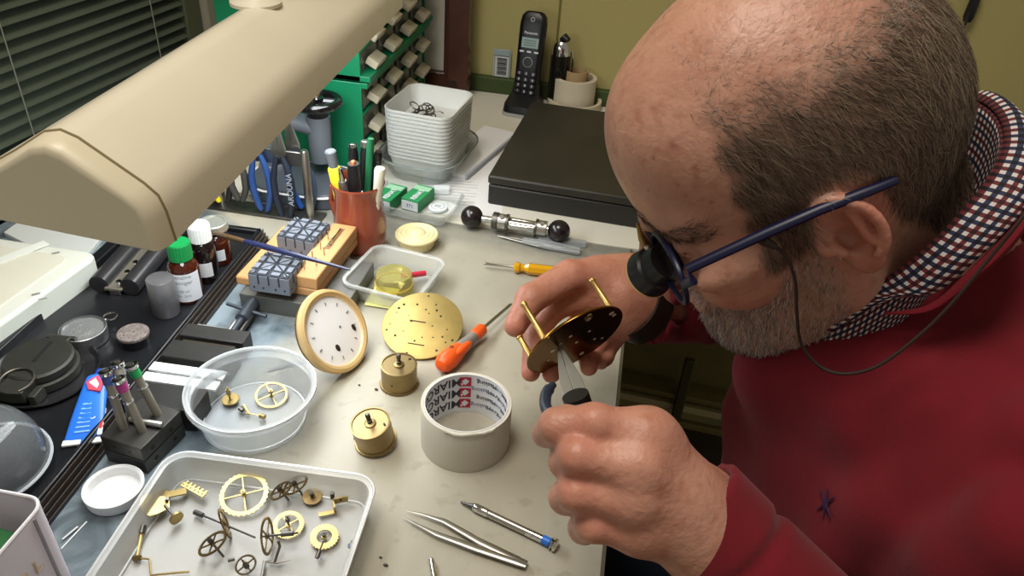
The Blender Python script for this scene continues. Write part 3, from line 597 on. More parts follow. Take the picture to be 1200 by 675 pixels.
# double ball tool
a = P(553, 254, T+.017); b_ = P(655, 271, T+.017); dt = thing('double_ball_tool', 'steel bar tool with two black balls in front of the black case', 'tool', tuple(a), rot=(Vector(b_)-Vector(a)).to_track_quat('X', 'Z').to_matrix())
Ld = float(np.linalg.norm(b_-a)); BK = mat('bakelite_ball', '1c1618', .25, coat=.3)
G().sph((0, 0, 0), .0150, 28).build('ball', BK, dt); G().sph((Ld, 0, 0), .0150, 28).build('ball', BK, dt)
G().cyl((.013, 0, 0), (Ld-.013, 0, 0), .0045).build('rod', CHROME, dt)
G().turn((Ld*.24, 0, 0), (Ld*.31, 0, 0), [(0, .010), (.1, .0115), (.9, .0115), (1, .010)], 24).build('knurled_nut', DSTEEL, dt)
G().cyl((Ld*.31, 0, 0), (Ld*.40, 0, 0), .0105, n=28).build('collar', STEEL, dt); G().cyl((Ld*.40, 0, 0), (Ld*.425, 0, 0), .0115, n=28).build('flange', DSTEEL, dt)
G().box((Ld*.57, .003, 0), (Ld*.32, .005, .013)).box((Ld*.57, -.004, -.002), (Ld*.32, .005, .007)).build('bar', CHROME, dt, bevel=.0008)
G().cyl((Ld*.735, 0, 0), (Ld*.76, 0, 0), .0115, n=28).build('flange', DSTEEL, dt); G().cyl((Ld*.76, 0, 0), (Ld*.86, 0, 0), .0105, n=28).build('collar', STEEL, dt)
for x_ in (.355, .81): G().cyl((Ld*x_, -.004, .008), (Ld*x_, -.006, .0112), .0028, n=14).build('set_screw', DSTEEL, dt)
for x_ in (.415, .74): G().cyl((Ld*x_, -.006, -.008), (Ld*x_, -.0075, -.0155), .0012, n=8).build('pin', DSTEEL, dt)
# sleeved tweezers
a, rz, L = pxline((583, 279), (680, 298)); st = thing('sleeved_tweezers', 'steel tweezers in a clear plastic sleeve behind the yellow screwdriver', 'tweezers', (a[0], a[1], T+.004), rz)
for s_ in (-1, 1): G().tube([(0, s_*.0003, 0), (.02, s_*.002, 0), (L*.5, s_*.005, 0), (L*.98, s_*.001, 0)], [.0006, .0014, .0026, .0026], 8, flat=.5).build('arm', STEEL, st)
G().loft([[(L*.3+x, y, z) for x, y, z in ((0, -.005, -.003), (0, .005, -.003), (0, .005, .003), (0, -.005, .003))], [(L*.6, -.008, -.003), (L*.6, .008, -.003), (L*.6, .008, .004), (L*.6, -.008, .004)], [(L*1.0, -.007, -.003), (L*1.0, .007, -.003), (L*1.0, .007, .003), (L*1.0, -.007, .003)]]).build('sleeve', clear('clear_sleeve', 'dfe6ea', .30, .15), st, bevel=.002)
a, rz, L = pxline((625, 285), (684, 292)); tag(G().loft([rrect(L, .012, .004, 0), rrect(L*.96, .010, .004, .006)]).build('plastic_sleeve', clear('clear_sleeve', '', 0)), 'empty milky plastic sleeve lying behind the sleeved tweezers', 'sleeve', None, tuple((P(625, 285)+P(684, 292))/2+np.array([.004, .008, .001])), rz)
# yellow screwdriver
a, rz, L = pxline((567, 309), (645, 318), T+.0075); sd = thing('screwdriver', 'small screwdriver with a clear yellow faceted grip beside the far hand', 'screwdriver', (a[0], a[1], T+.0078), rz)
AM = clear('amber_grip', 'e8ae12', .72, .12)
G().turn((0, 0, 0), (L*.45, 0, 0), [(0, .0018), (.12, .0018), (.14, .0014), (1, .0014)], 12).build('blade', STEEL, sd)
G().turn((L*.45, 0, 0), (L*1.25, 0, 0), [(0, .004), (.03, .0068), (.10, .0068), (.14, .0045), (.2, .0045), (.28, .0072), (.9, .0072), (.97, .006), (1, .003)], 8).build('grip', AM, sd, smooth=10)
# orange screwdriver
a, rz, L = pxline((599, 356), (515, 432), T+.010); sd = thing('screwdriver', 'orange and grey gripped screwdriver lying beside the round brass plate', 'screwdriver', (a[0], a[1], T+.0115), rz)
OR = mat('orange_grip', 'ea5a1c', .4); GG = mat('grey_grip', '827c74', .55)
G().turn((0, 0, -.002), (L*.43, 0, 0), [(0, .0012), (.03, .0018), (1, .0019)], 12).build('blade', STEEL, sd)
G().turn((L*.42, 0, 0), (L*.55, 0, 0), [(0, .005), (.15, .0068), (.8, .0070), (1, .0060)], 20).build('collar', OR, sd)
G().turn((L*.55, 0, 0), (L*.74, 0, 0), [(0, .0060), (.3, .0062), (.7, .0075), (1, .0080)], 20).build('neck', GG, sd)
G().turn((L*.74, 0, 0), (L*1.0, 0, 0), [(0, .0080), (.25, .0098), (.55, .0108), (.8, .0100), (.94, .007), (1, .002)], 24).build('handle', OR, sd)
G().turn((L*.64, .005, .003), (L*.88, .006, .006), [(0, .001), (.2, .004), (.5, .0052), (.8, .004), (1, .001)], 16).build('thumb_pad', OR, sd)
G().sph((L*.83, -.002, .0095), .0026, 12, (1.2, 1, .5)).build('hanging_hole', mat('hole_dark_orange', '7c3512', .6), sd)
# round brass plate
BC = P(495, 381, T+.0155)
def holes(n, R, rad, seed):
    r_ = random.Random(seed); out = []
    while len(out) < n:
        x, y = r_.uniform(-R, R), r_.uniform(-R, R)
        if math.hypot(x, y) < R*.92 and all(math.hypot(x-a_, y-b_) > .006 for a_, b_, c_ in out): out.append((x, y, r_.uniform(*rad)))
    return out
bp_ = thing('brass_plate', 'round brass movement plate with small holes lying beside the clock dial', 'plate', tuple(BC), rot=Matrix.Rotation(math.radians(18), 3, 'X'))
RB = .0435
G().lathe([(0, -.001), (RB-.0006, -.001), (RB, -.0005), (RB, .0008), (RB-.0006, .0012), (0, .0012)], 96).build('disc', mat('yellow_brass', 'b09a5c', .5, .6, noise=.15, nscale=60), bp_)
for x, y, r in holes(26, RB, (.0006, .0015), 5): G().lathe([(0, 0), (r, 0), (r, .0003), (0, .0003)], 14, c=(x, y, .0011)).build('hole', mat('hole_dark', '2c2414', .8), bp_)
for y in (.003, -.026): G().box((0-.006*(y > 0), y, .0013), (.018, .0012, .0004)).build('slot', mat('hole_dark', '', 0), bp_)
# clock dial with gilt bezel, leaning
dc = np.array([0, 0, 0.]); cpx = (391, 388)
nrm_cam = None
# ellipse 88 x 104 px tilted: the dial rests on its low right edge and leans back to the left
dl = thing('clock_dial', 'round white clock dial in a gilt bezel leaning in front of the wooden stand', 'clock dial', tuple(P(392, 392, T+.024)))
vv = -nrm(ray(392, 388)); nv = Vector(nrm(.65*vv+.76*(RC@np.array([.95, .30, 0])))); dl.rotation_euler = nv.to_track_quat('Z', 'Y').to_euler()
RD = .0425; hD = (RD+.001)*math.sqrt(1-nv.z**2)+.004*nv.z; dl.location = Vector(P(391, 388, T+hD))
G().lathe([(RD-.0055, 0), (RD, -.004), (RD+.0012, -.001), (RD, .003), (RD-.003, .0045), (RD-.006, .003), (RD-.0068, .001)], 80, closed=True).build('bezel', GOLD, dl)
G().lathe([(0, -.001), (RD-.0058, -.001), (RD-.0058, .0004), (RD*.5, .0012), (0, .0014)], 64).build('dial', mat('enamel_white', 'fbfbfa', .3), dl)
G().lathe([(RD-.004, -.0045), (RD-.001, -.0045), (RD-.001, -.0075), (RD-.004, -.0075)], 64, closed=True).build('back_rim', mat('bezel_brown', '8a6a3c', .4, .6), dl)

DI = nv.to_track_quat('Z', 'Y').to_matrix().inverted()
def ondial(px, py):
    o = Vector(dl.location); r = Vector(ray(px, py)); t = (o-Vector(CAM)).dot(nv)/r.dot(nv); return DI@(Vector(CAM)+r*t-o)
for px, py, rx, ry in ((413.5, 384, .0022, .0038), (395, 408, .0026, .0038)):
    q = ondial(px, py); G().prism([(q.x+rx*math.cos(a), q.y+ry*math.sin(a)) for a in np.linspace(0, 2*math.pi, 21)[:-1]], .0012, .0016).build('winding_hole', mat('hole_dark', '', 0), dl)
q0 = ondial(397.5, 383.5); G().prism([(q0.x+.0012*math.cos(a), q0.y+.0016*math.sin(a)) for a in np.linspace(0, 2*math.pi, 21)[:-1]], .0012, .0017).build('centre_hole', mat('hole_grey', '6a6a6a', .7), dl)
for k in range(12):
    a = k*math.pi/6+.2; g = G().at(Matrix.Rotation(a, 4, 'Z')); g.box((RD*.66, 0, .0012), (.0036, .0007 if k % 3 else .0012, .0006)); g.build('hour_mark', mat('dial_mark_grey', '7a7d82', .6), dl)
# ================================================================ front of the bench
# masking tape roll
c = P(545, 527); s_ = mpp(545, 527); RT = .0405; HT = .047
tp = thing('tape_roll', 'nearly finished roll of masking tape with printed core standing mid bench', 'tape', (float(P(545, 515)[0]), float(P(545, 515)[1]), T))
MT = mat('cream_masking_tape', 'cbc6b8', .6, bump=.15, bscale=300)
RI = .0368
prof_n = 72
G().lathe([(RI+.0012, 0), (RT, 0), (RT+.0003, .001), (RT+.0003, HT-.001), (RT, HT), (RI+.0012, HT)], prof_n, closed=True).build('tape', MT, tp)
G().lathe([(RI, .0002), (RI+.001, .0002), (RI+.001, HT+.0003), (RI, HT+.0003)], prof_n, closed=True).build('core', mat('core_paper_white', 'd8d9da', .6), tp)
fl = G().tube([(RT*math.cos(a), RT*math.sin(a), HT-.0005+.0008*math.sin(9*a)) for a in np.linspace(-1.9, -.7, 14)], [.0006+.0009*abs(math.sin(i*1.7)) for i in range(14)], 6); fl.build('torn_edge', MT, tp)
def wrapin(a0, zc):
    def f(v):
        a = a0-v.x/RI; r = RI-.0002-v.z; return Vector((r*math.cos(a), r*math.sin(a), zc+v.y))
    return f
RED = mat('print_red', 'b41f3c', .6); PB = mat('print_black', '2a2a34', .6); PBL = mat('print_slate', '7b7f92', .6)
for i in range(3):
    zc = HT-.0085-i*.0135; a0 = math.radians(128)
    bw_ = wrapin(a0, zc)
    G().text('MIARCO', .0135, Matrix.Rotation(math.pi, 4, 'Z')@Matrix.Translation((.0, 0, 0)), .0001, bend=wrapin(a0+.35+.02, zc), bold=.0002).build('print', PB, tp)
    rg = G(); n = 6
    a1 = a0-.42; pts = []
    rg.loft([[wrapin(a1, zc)(Vector((-.0055+.011*j/n, y, .0001))) for y in (-.0056, .0056)]+[wrapin(a1, zc)(Vector((-.0055+.011*j/n, y, .0000))) for y in (.0056, -.0056)] for j in range(n+1)])
    rg.build('logo_square', RED, tp)
    lg = G()
    lg.add([wrapin(a1, zc)(Vector(p)) for p in ((-.0035, .001, .0003), (.0, .0042, .0003), (.0038, .001, .0003), (0, -.004, .0003))], [(0, 1, 2, 3), (3, 2, 1, 0)])
    lg.add([wrapin(a1, zc)(Vector(p)) for p in ((-.0038, -.0045, .0003), (-.0005, -.002, .0003), (-.004, -.001, .0003))], [(0, 1, 2), (2, 1, 0)])
    lg.build('logo_mark', mat('core_paper_white', '', 0), tp)
for i, (tx, aa) in enumerate((('Masking', 70), ('Krepp', 50), ('Ruban', 28), ('Cinta', 8), ('Nastro', -12), ('Masking', 212), ('Krepp', 232), ('Ruban', -30))):
    for j in range(4):
        G().text(tx, .0068, Matrix.Rotation(math.pi+.12, 4, 'Z'), .0001, bend=wrapin(math.radians(aa+(j % 2)*8), HT-.006-j*.0098)).build('print', PBL if (i+j) % 2 else PB, tp)
# two spring barrels
def barrel(px, py, label, tilt, rz):
    c = P(px, py, T); t = thing('spring_barrel', label, 'barrel', (c[0], c[1], T+.0005+abs(math.sin(tilt))*.0185), rz)
    t.rotation_euler = (tilt, 0, rz)
    r = .0185; h = .0255
    BZ = mat('aged_brass_barrel', '96825a', .42, .9, noise=.15, nscale=70)
    n = 90; teeth = [(r+.0010*(1 if i % 2 else 0)) for i in range(n)]
    G().annulus([(teeth[i]*math.cos(2*math.pi*i/n), teeth[i]*math.sin(2*math.pi*i/n)) for i in range(n)], circ(r-.003, n), .0, .0022).build('gear_rim', BZ, t)
    G().lathe([(0, .0003), (r-.001, .0003), (r-.001, .002), (r-.0008, h-.001), (r-.0005, h), (r-.002, h+.0002), (r-.0025, h-.0008), (0, h-.0008)], 64).build('drum', BZ, t)
    G().lathe([(0, h-.0009), (.0052, h-.0009), (.0052, h+.0004), (.0035, h+.001), (0, h+.001)], 28).build('boss', BZ, t)
    G().turn((0, 0, h), (.0, .0, h+.0125), [(0, .0024), (.3, .0024), (.32, .0018), (.55, .0018), (.6, .0023), (.95, .0021), (1, .0014)], 14).build('arbor', DSTEEL, t)
    G().box((.010, .009, h-.0004), (.0028, .0016, .0006)).build('hook_slot', mat('hole_dark', '', 0), t)
    for a in (2.9, 4.4): G().cyl(((r-.001)*math.cos(a), (r-.001)*math.sin(a), h*.45), ((r-.0003)*math.cos(a), (r-.0003)*math.sin(a), h*.45), .0009, n=10).build('rivet', mat('hole_dark', '', 0), t)
    return t
barrel(468, 450, 'brass spring barrel standing just under the round brass plate', 0, .2)
barrel(441, 520, 'brass spring barrel tilted to one side, nearer the rectangular tray', .20, -.75)
# tweezers
a, rz, L = pxline((473, 604), (617, 662), T+.004); tw = thing('tweezers', 'fine pointed steel tweezers lying open below the tape roll', 'tweezers', (a[0], a[1], T+.0045), rz)
for s_ in (-1, 1):
    ctrl = [(.0, s_*.0050 if s_ > 0 else -.0015, 0), (L*.12, s_*.0075 if s_ > 0 else -.0035, 0), (L*.30, s_*.0090 if s_ > 0 else -.0050, 0), (L*.62, s_*.0035, 0), (L*.93, s_*.0009, 0), (L, s_*.0008, 0)]
    G().tube(ctrl, [.0004, .0011, .0026, .0034, .0036, .0028], 10, flat=.35).build('arm', STEEL, tw)
# precision screwdriver
a, rz, L = pxline((540, 587), (652, 640), T+.004); ps = thing('precision_screwdriver', 'steel watchmaker screwdriver with a blue ring beside the open tweezers', 'screwdriver', (a[0], a[1], T+.0045), rz)
G().turn((0, 0, -.002), (L*.14, 0, 0), [(0, .0009), (.5, .0013), (1, .0026)], 12).build('blade', DSTEEL, ps)
G().turn((L*.14, 0, 0), (L*.30, 0, 0), [(0, .0028), (.1, .0036), (.9, .0036), (1, .0032)], 18).build('collar', CHROME, ps)
G().turn((L*.30, 0, 0), (L*.70, 0, 0), [(0, .0032), (1, .0032)], 18).build('knurled_shaft', STEEL, ps)
G().turn((L*.70, 0, 0), (L*.86, 0, 0), [(0, .0034), (1, .0034)], 18).build('sleeve', CHROME, ps)
G().turn((L*.86, 0, 0), (L*.935, 0, 0), [(0, .0038), (1, .0038)], 18).build('colour_ring', mat('ring_blue', '2a6fd0', .35), ps)
G().turn((L*.935, 0, 0), (L*1.01, 0, 0), [(0, .0034), (.2, .0055), (.4, .0036), (.6, .0055), (.9, .0052), (1, .003)], 18).build('swivel_head', CHROME, ps)
# short rod at bottom edge
a, rz, L = pxline((505, 656), (512, 690), T+.003); g = G().turn((0, 0, 0), (L, 0, 0), [(0, .0024), (.03, .0028), (1, .0028)], 14)
tag(g.build('steel_rod', CHROME), 'plain steel rod end at the bottom edge of the picture', 'rod', None, (a[0], a[1], T+.003), rz)
for i, (px, py) in enumerate(((421, 452), (441, 457), (346, 382), (369, 426), (446, 654), (452, 663))):
    c = P(px, py); g = G().sph((0, 0, .0008), .0011+.0005*(i % 2), 8, (1.3, .8, .7)); tag(g.build('metal_crumb', mat('crumb_dark', '3b3a38', .5)), 'tiny dark crumb of metal lying loose on the bench top', 'crumb', 'metal crumbs on the bench', (c[0], c[1], T+.0002))
a, rz, L = pxline((308, 444), (356, 432)); tag(G().box((L/2, 0, .0008), (L, .004, .0012)).build('flat_strip', mat('thin_grey_strip', '77777a', .5, .5)), 'thin grey metal strip lying behind the round tub', 'strip', None, (a[0], a[1]+.012, T+.0004), rz)
# ------------------------------------------------ round frosted tub
s_ = mpp(300, 470); cR = (P(300, 500)); RR = .0665
rt_ = thing('round_tub', 'round milky plastic tub holding a few brass wheels', 'tub', (float(P(300, 489)[0]), float(P(300, 489)[1]), T))
MK = clear('milky_tub', 'f2f5f6', .24, .45)
G().lathe([(0, 0), (.052, 0), (.054, .001), (.0605, .030), (.063, .0305), (.0665, .033), (.0665, .0375), (.0655, .0395), (.063, .040), (.0612, .0385), (.0600, .032), (.0535, .0028), (.051, .0020), (0, .0020)], 72).build('tub_shell', MK, rt_)
G().tube([(.0657*math.cos(a), .0657*math.sin(a), .0385) for a in np.linspace(0, 2*math.pi, 73)[:-1]], .0011, 6, True).build('rim', clear('milky_rim', 'eef1f4', .75, .3), rt_)
G().tube([(.0520*math.cos(a), .0520*math.sin(a), .0028) for a in np.linspace(0, 2*math.pi, 73)[:-1]], .0009, 6, True).build('floor_ring', clear('milky_rim', '', 0), rt_)
rt_.scale = (.875, .875, .98)
# ------------------------------------------------ rectangular tray
pa, pb2, pc = P(213, 524, T+.028), P(433, 561, T+.028), P(95, 690, T+.028)
ux = nrm((pb2-pa)); ang = math.atan2(ux[1], ux[0])+.04; TW = float(np.linalg.norm(pb2-pa))*1.05+.008; TD = .205
cen = pa-ux*.008+ux*TW/2+np.array([math.sin(ang), -math.cos(ang), 0])*TD/2
ty = thing('parts_tray', 'rectangular frosted plastic tray full of loose clock wheels in the foreground', 'tray', (float(cen[0]), float(cen[1]), T), ang)
G().loft([rrect(TW-.018, TD-.018, .012, 0, 6), rrect(TW-.014, TD-.014, .014, .003, 6), rrect(TW-.008, TD-.008, .017, .0255, 6), rrect(TW, TD, .020, .026, 6), rrect(TW, TD, .020, .0285, 6), rrect(TW-.004, TD-.004, .018, .029, 6), rrect(TW-.007, TD-.007, .017, .028, 6), rrect(TW-.010, TD-.010, .015, .027, 6), rrect(TW-.0155, TD-.0155, .012, .0038, 6), rrect(TW-.020, TD-.020, .010, .0022, 6)]).build('tray_shell', clear('milky_tray', 'f3f4f2', .34, .45), ty)
G().tube(rrect(TW-.017, TD-.017, .012, .0035, 6), .0010, 6, True).build('floor_edge', clear('milky_rim', '', 0), ty)
G().tube(rrect(TW-.001, TD-.001, .0195, .0280, 6), .0011, 6, True).build('rim', clear('milky_rim', '', 0), ty)
ZT = T+.0026
for k in range(1):
    c = P(399, 616, T+.014); 
    Mx = Matrix.Translation((TW/2-.0085, TD/2-.058, .014))@Matrix.Rotation(math.radians(90), 4, 'Z')@Matrix.Rotation(math.radians(70), 4, 'X')
    G().text('Ra', .009, Mx, .0001).build('pen_writing', mat('blue_ink', '3d5aa0', .6), ty)
# ------------------------------------------------ clock wheels
def wheel_geo(g, ro, ri, teeth, spokes, th, hub=.0022):
    n = teeth*2; po = [((ro if i % 2 else ro-.0011)*math.cos(2*math.pi*i/n), (ro if i % 2 else ro-.0011)*math.sin(2*math.pi*i/n)) for i in range(n)]
    g.annulus(po, circ(ri, n), -th/2, th/2)
    for k in range(spokes):
        a = 2*math.pi*k/spokes+.3; g.box((math.cos(a)*ri/2, math.sin(a)*ri/2, 0), (ri, max(.0009, ro*.045), th*.9), Matrix.Rotation(a, 3, 'Z'))
    g.lathe([(0, -th), (hub, -th), (hub, th), (0, th)], 16); return g
def wheel(label, px, py, z, nv, ro, ri, teeth=36, spokes=4, up=.01, dn=.01, m=BRASS, ma=DSTEEL, ar=.0009, pin=True, name='clock_gear', group=None):
    c = P(px, py, z); nv = Vector(nv).normalized()
    t = thing(name, label, 'wheel', tuple(c), rot=nv.to_track_quat('Z', 'Y').to_matrix(), group=group)
    wheel_geo(G(), ro, ri, teeth, spokes, .0012).build('wheel', m, t)
    g = G().cyl((0, 0, -dn), (0, 0, up), ar, n=10)
    if pin: g.cyl((0, 0, up*.45), (0, 0, up*.85), ar*2.2, n=10)
    g.build('arbor', ma, t); return t
wheel('wide pale brass ring wheel with four thin spokes at the back of the tray', 286, 579, ZT+.008, (.05, -.25, 1), .0198, .0158, 30, 4, .006, .006, BRASSL, BRASS)
wheel('bronze spoked wheel standing on edge, left of the pair at the tray back', 329, 575, ZT+.012, RC@np.array([-.42, .78, .45]), .0100, .0080, 40, 4, .004, .012, m=DSTEEL if False else mat('bronze_wheel', '84704c', .4, .9))
wheel('bronze spoked wheel standing on edge, right of the pair at the tray back', 346, 568, ZT+.014, RC@np.array([-.36, .80, .45]), .0112, .0092, 40, 4, .004, .014, m=mat('bronze_wheel', '', 0))
wheel('small solid bronze disc wheel lying at the back right of the tray', 366, 582, ZT+.004, (.05, -.1, 1), .0085, .0015, 30, 0, .007, .003, m=mat('bronze_wheel', '', 0))
wheel('tall oval looking dark wheel standing upright in the middle of the tray', 313, 628, ZT+.016, RC@np.array([.98, .10, .0]), .0145, .0122, 48, 4, .024, .005, m=mat('bronze_wheel', '', 0))
wheel('pale brass wheel lying flat behind the tall upright wheel', 338, 615, ZT+.005, (.1, -.15, 1), .0125, .0085, 40, 4, .014, .004, BRASSL)
wheel('pale toothed brass wheel lying flat near the right wall of the tray', 380, 629, ZT+.004, (.05, -.1, 1), .0115, .0060, 26, 0, .006, .003, BRASSL)
wheel('dark spoked wheel tilted over its long arbor left of the tray centre', 249, 637, ZT+.013, RC@np.array([-.38, .80, .45]), .0120, .0098, 44, 4, .005, .020, m=mat('bronze_wheel', '', 0))
wheel('small spoked bronze wheel near the front of the tray', 288, 662, ZT+.009, RC@np.array([.55, -.1, .8]), .0082, .0066, 40, 4, .004, .008, m=mat('bronze_wheel', '', 0))
# crossed wheel on edge with a long rod
a = P(228, 600, ZT+.004); b_ = P(299, 630, ZT+.010); t = thing('long_arbor', 'long steel arbor with a thin wheel seen edge-on, left of tray centre', 'arbor', tuple(a), rot=(Vector(b_)-Vector(a)).to_track_quat('X', 'Z').to_matrix())
Lr = float(np.linalg.norm(b_-a)); G().cyl((0, 0, 0), (Lr, 0, 0), .0008, n=8).cyl((0, 0, 0), (Lr*.14, 0, 0), .0021, n=10).build('rod', DSTEEL, t)
nq = (t.rotation_euler.to_matrix().inverted()@Vector(tuple(RC@np.array([.90, .40, -.25])))).to_track_quat('Z', 'Y').to_matrix().to_4x4(); g = G().at(Matrix.Translation((Lr*.52, 0, .002))@nq); wheel_geo(g, .0125, .0100, 44, 4, .0012); g.build('wheel', mat('bronze_wheel', '', 0), t)
# heart shaped brass cock and toothed bar
c = P(179, 592, ZT+.010); t = thing('winding_click', 'flat heart shaped brass lever at the left end of the tray', 'lever', tuple(c), rot=Matrix.Rotation(.25, 3, 'Z')@Matrix.Rotation(math.radians(16), 3, 'Y'))
pts = [(.0, .0085), (.006, .0095), (.0105, .007), (.0125, .002), (.013, -.001), (.006, -.0085), (.001, -.0115), (-.005, -.0095), (-.0085, -.004), (-.0105, .003), (-.0085, .008), (-.004, .0095)]
G().prism(pts, 0, .0012).build('lever', BRASS, t, bevel=.0003); G().cyl((.009, .0055, -.002), (.009, .0055, .004), .0014, n=12).build('pivot', DSTEEL, t)
a = P(196, 580, ZT+.007); t = thing('toothed_bar', 'angled pale brass bar with a row of notches at the tray back', 'bar', tuple(a), rot=Matrix.Rotation(math.radians(30), 3, 'Z'))
G().box((.004, 0, 0), (.021, .0065, .0014)).box((-.005, .0015, .0002), (.010, .009, .0014)).build('arm', BRASS, t)
e_ = P(240, 583, ZT+.005); s0 = P(214, 569, ZT+.005); v_ = Matrix.Rotation(math.radians(-30), 3, 'Z')@Vector(tuple(s0-a)); w_ = Matrix.Rotation(math.radians(-30), 3, 'Z')@Vector(tuple(e_-a)); dd = (w_-v_); al = math.atan2(dd.y, dd.x); Lb = dd.length
g = G().at(Matrix.Translation((v_.x, v_.y, 0))@Matrix.Rotation(al, 4, 'Z')); g.box((Lb/2, 0, 0), (Lb, .0042, .0014))
for i in range(6): g.box((Lb*(i+.6)/6, .0032, 0), (Lb/14, .0028, .0014))
g.build('notched_bar', BRASSL, t)
for i in range(6): G().at(Matrix.Translation((v_.x, v_.y, 0))@Matrix.Rotation(al, 4, 'Z')).cyl((Lb*(i+.4)/6, 0, .0007), (Lb*(i+.4)/6, 0, .0009), .0007, n=8).build('hole', mat('hole_dark', '', 0), t)
a = P(193, 592, ZT+.009); b_ = P(206, 607, ZT+.007); t = thing('pinion', 'small brass pinion with a round button end below the heart shaped lever', 'pinion', tuple(a), rot=(Vector(b_)-Vector(a)).to_track_quat('X', 'Z').to_matrix())
Lp = float(np.linalg.norm(b_-a)); G().cyl((0, 0, 0), (Lp, 0, 0), .0011, n=10).build('stem', DSTEEL, t); G().turn((Lp, 0, .001), (Lp+.002, 0, .0012), [(0, .0055), (1, .0055)], 24).build('button', BRASS, t)
# little angle bracket, crank, click spring
c = P(383, 598, ZT+.003); t = thing('angle_bracket', 'small stepped brass bracket beside the solid disc in the tray', 'bracket', tuple(c), rot=Matrix.Rotation(.5, 3, 'Z'))
G().box((0, -.003, 0), (.014, .004, .001)).box((.006, .0, .003), (.0014, .008, .007)).box((.012, .004, .0045), (.012, .0014, .006)).build('plate', BRASS, t); G().cyl((.012, .003, .005), (.012, .0055, .005), .0011, n=10).build('hole', mat('hole_dark', '', 0), t)
G().cyl((.006, .008, .004), (.006, .008, .0105), .0018, n=10).build('stud', DSTEEL, t)
c = P(372, 655, ZT+.003); a = P(379, 634, ZT+.009); b_ = P(371, 655, ZT+.004); t = thing('pinion', 'dark steel pinion leaning on the pale toothed wheel', 'pinion', tuple(a), rot=(Vector(b_)-Vector(a)).to_track_quat('X', 'Z').to_matrix())
Lp = float(np.linalg.norm(b_-a)); G().cyl((0, 0, 0), (Lp, 0, 0), .0007, n=8).build('stem', DSTEEL, t); G().cyl((Lp*.55, 0, 0), (Lp*.95, 0, 0), .0019, n=10).build('leaves', DSTEEL, t)
a = P(167, 620, ZT+.006); b_ = P(160, 654, ZT+.003); t = thing('crank_arm', 'thin brass crank with a bent wire foot at the left wall of the tray', 'crank', tuple(a), 0)
r_ = lambda px, py, z: Vector(P(px, py, z))-Vector(a)
G().cyl(r_(167, 620, ZT+.006), r_(161, 652, ZT+.003), .0012, n=10).build('arm', BRASSL, t); G().cyl(r_(168, 616, ZT+.008), r_(166, 625, ZT+.006), .0026, n=12).build('pinion_end', DSTEEL, t); G().cyl(r_(157, 654, ZT+.002), r_(164, 654, ZT+.004), .0022, n=12).build('collar', mat('bronze_wheel', '', 0), t)
G().tube([r_(161, 654, ZT+.003), r_(175, 655, ZT+.003), r_(177, 674, ZT+.003), r_(222, 670, ZT+.004)], .0008, 8).build('wire_foot', BRASS, t)
a = P(306, 674, ZT+.003); t = thing('click_spring', 'dark bent steel lever at the front edge of the tray', 'lever', tuple(a), 0); r_ = lambda px, py, z: Vector(P(px, py, z))-Vector(a)
G().tube([r_(306, 680, ZT+.003), r_(310, 658, ZT+.004), r_(325, 659, ZT+.005), r_(341, 656, ZT+.006)], [.0012, .0016, .0013, .0005], 8, flat=.5).build('lever', DSTEEL, t); G().tube([r_(322, 659, ZT+.005), r_(328, 640, ZT+.010), r_(326, 634, ZT+.013)], .0011, 8).build('pin', DSTEEL, t)
a = P(275, 655, ZT+.004); # stub pinion by the small wheel
b_ = P(267, 657, ZT+.004); tag(G().cyl((0, 0, 0), tuple(Vector(b_)-Vector(a)), .0014, n=10).build('pinion', DSTEEL), 'stubby dark pinion left of the small front wheel in the tray', 'pinion', None, tuple(a))
# wheels in the round tub
zr = T+.0030
wheel('spoked brass wheel lying at the right inside the round tub', 318, 463, zr+.004, (.1, -.2, 1), .0155, .0130, 50, 4, .009, .004, BRASS, BRASS)
t = wheel('brass disc wheel with an upright arbor at the left inside the round tub', 270, 468, zr+.004, (0, -.1, 1), .0082, .0012, 30, 0, .016, .003, BRASS, BRASS)
a = P(283, 480, zr+.003); t = thing('pallet_arbor', 'small steel and brass pallet piece with a thin rod in the round tub', 'pallet', tuple(a), 0); r_ = lambda px, py, z: Vector(P(px, py, z))-Vector(a)
G().tube([r_(279, 480, zr+.002), r_(286, 476, zr+.005), r_(292, 485, zr+.003)], [.0014, .0022, .0012], 8).build('pallet', BRASSL, t); G().cyl(r_(281, 478, zr+.005), r_(285, 481, zr+.004), .0025, n=8).build('stone', DSTEEL, t)
G().cyl(r_(288, 484, zr+.003), r_(312, 488, zr+.003), .0006, n=8).build('rod', BRASSL, t); G().cyl(r_(305, 487, zr+.004), r_(310, 489, zr+.004), .0024, n=12).build('collet', BRASS, t)
# white cap
c = P(134, 584); wc = tag(G().lathe([(0, 0), (.021, 0), (.0225, .002), (.0235, .012), (.0225, .0125), (.0205, .011), (.0195, .003), (0, .003)], 56).build('shallow_dish', mat('cap_white', 'eceded', .4)), 'round white plastic cap lying open side up left of the tray', 'cap', None, (c[0], c[1]+.003, T))
for i, (p1, p2, lb) in enumerate((((72, 644), (102, 612), 'longer thin white stick lying on the bench'), ((74, 634), (92, 619), 'shorter thin white stick beside the longer one'))):
    a, rz, L = pxline(p1, p2); tag(G().cyl((0, 0, 0), (L, 0, 0), .0006, n=6).build('thin_stick', mat('stick_white', 'e8ebea', .5)), lb, 'stick', None, (a[0], a[1], T+.0008+.0013*i), rz)
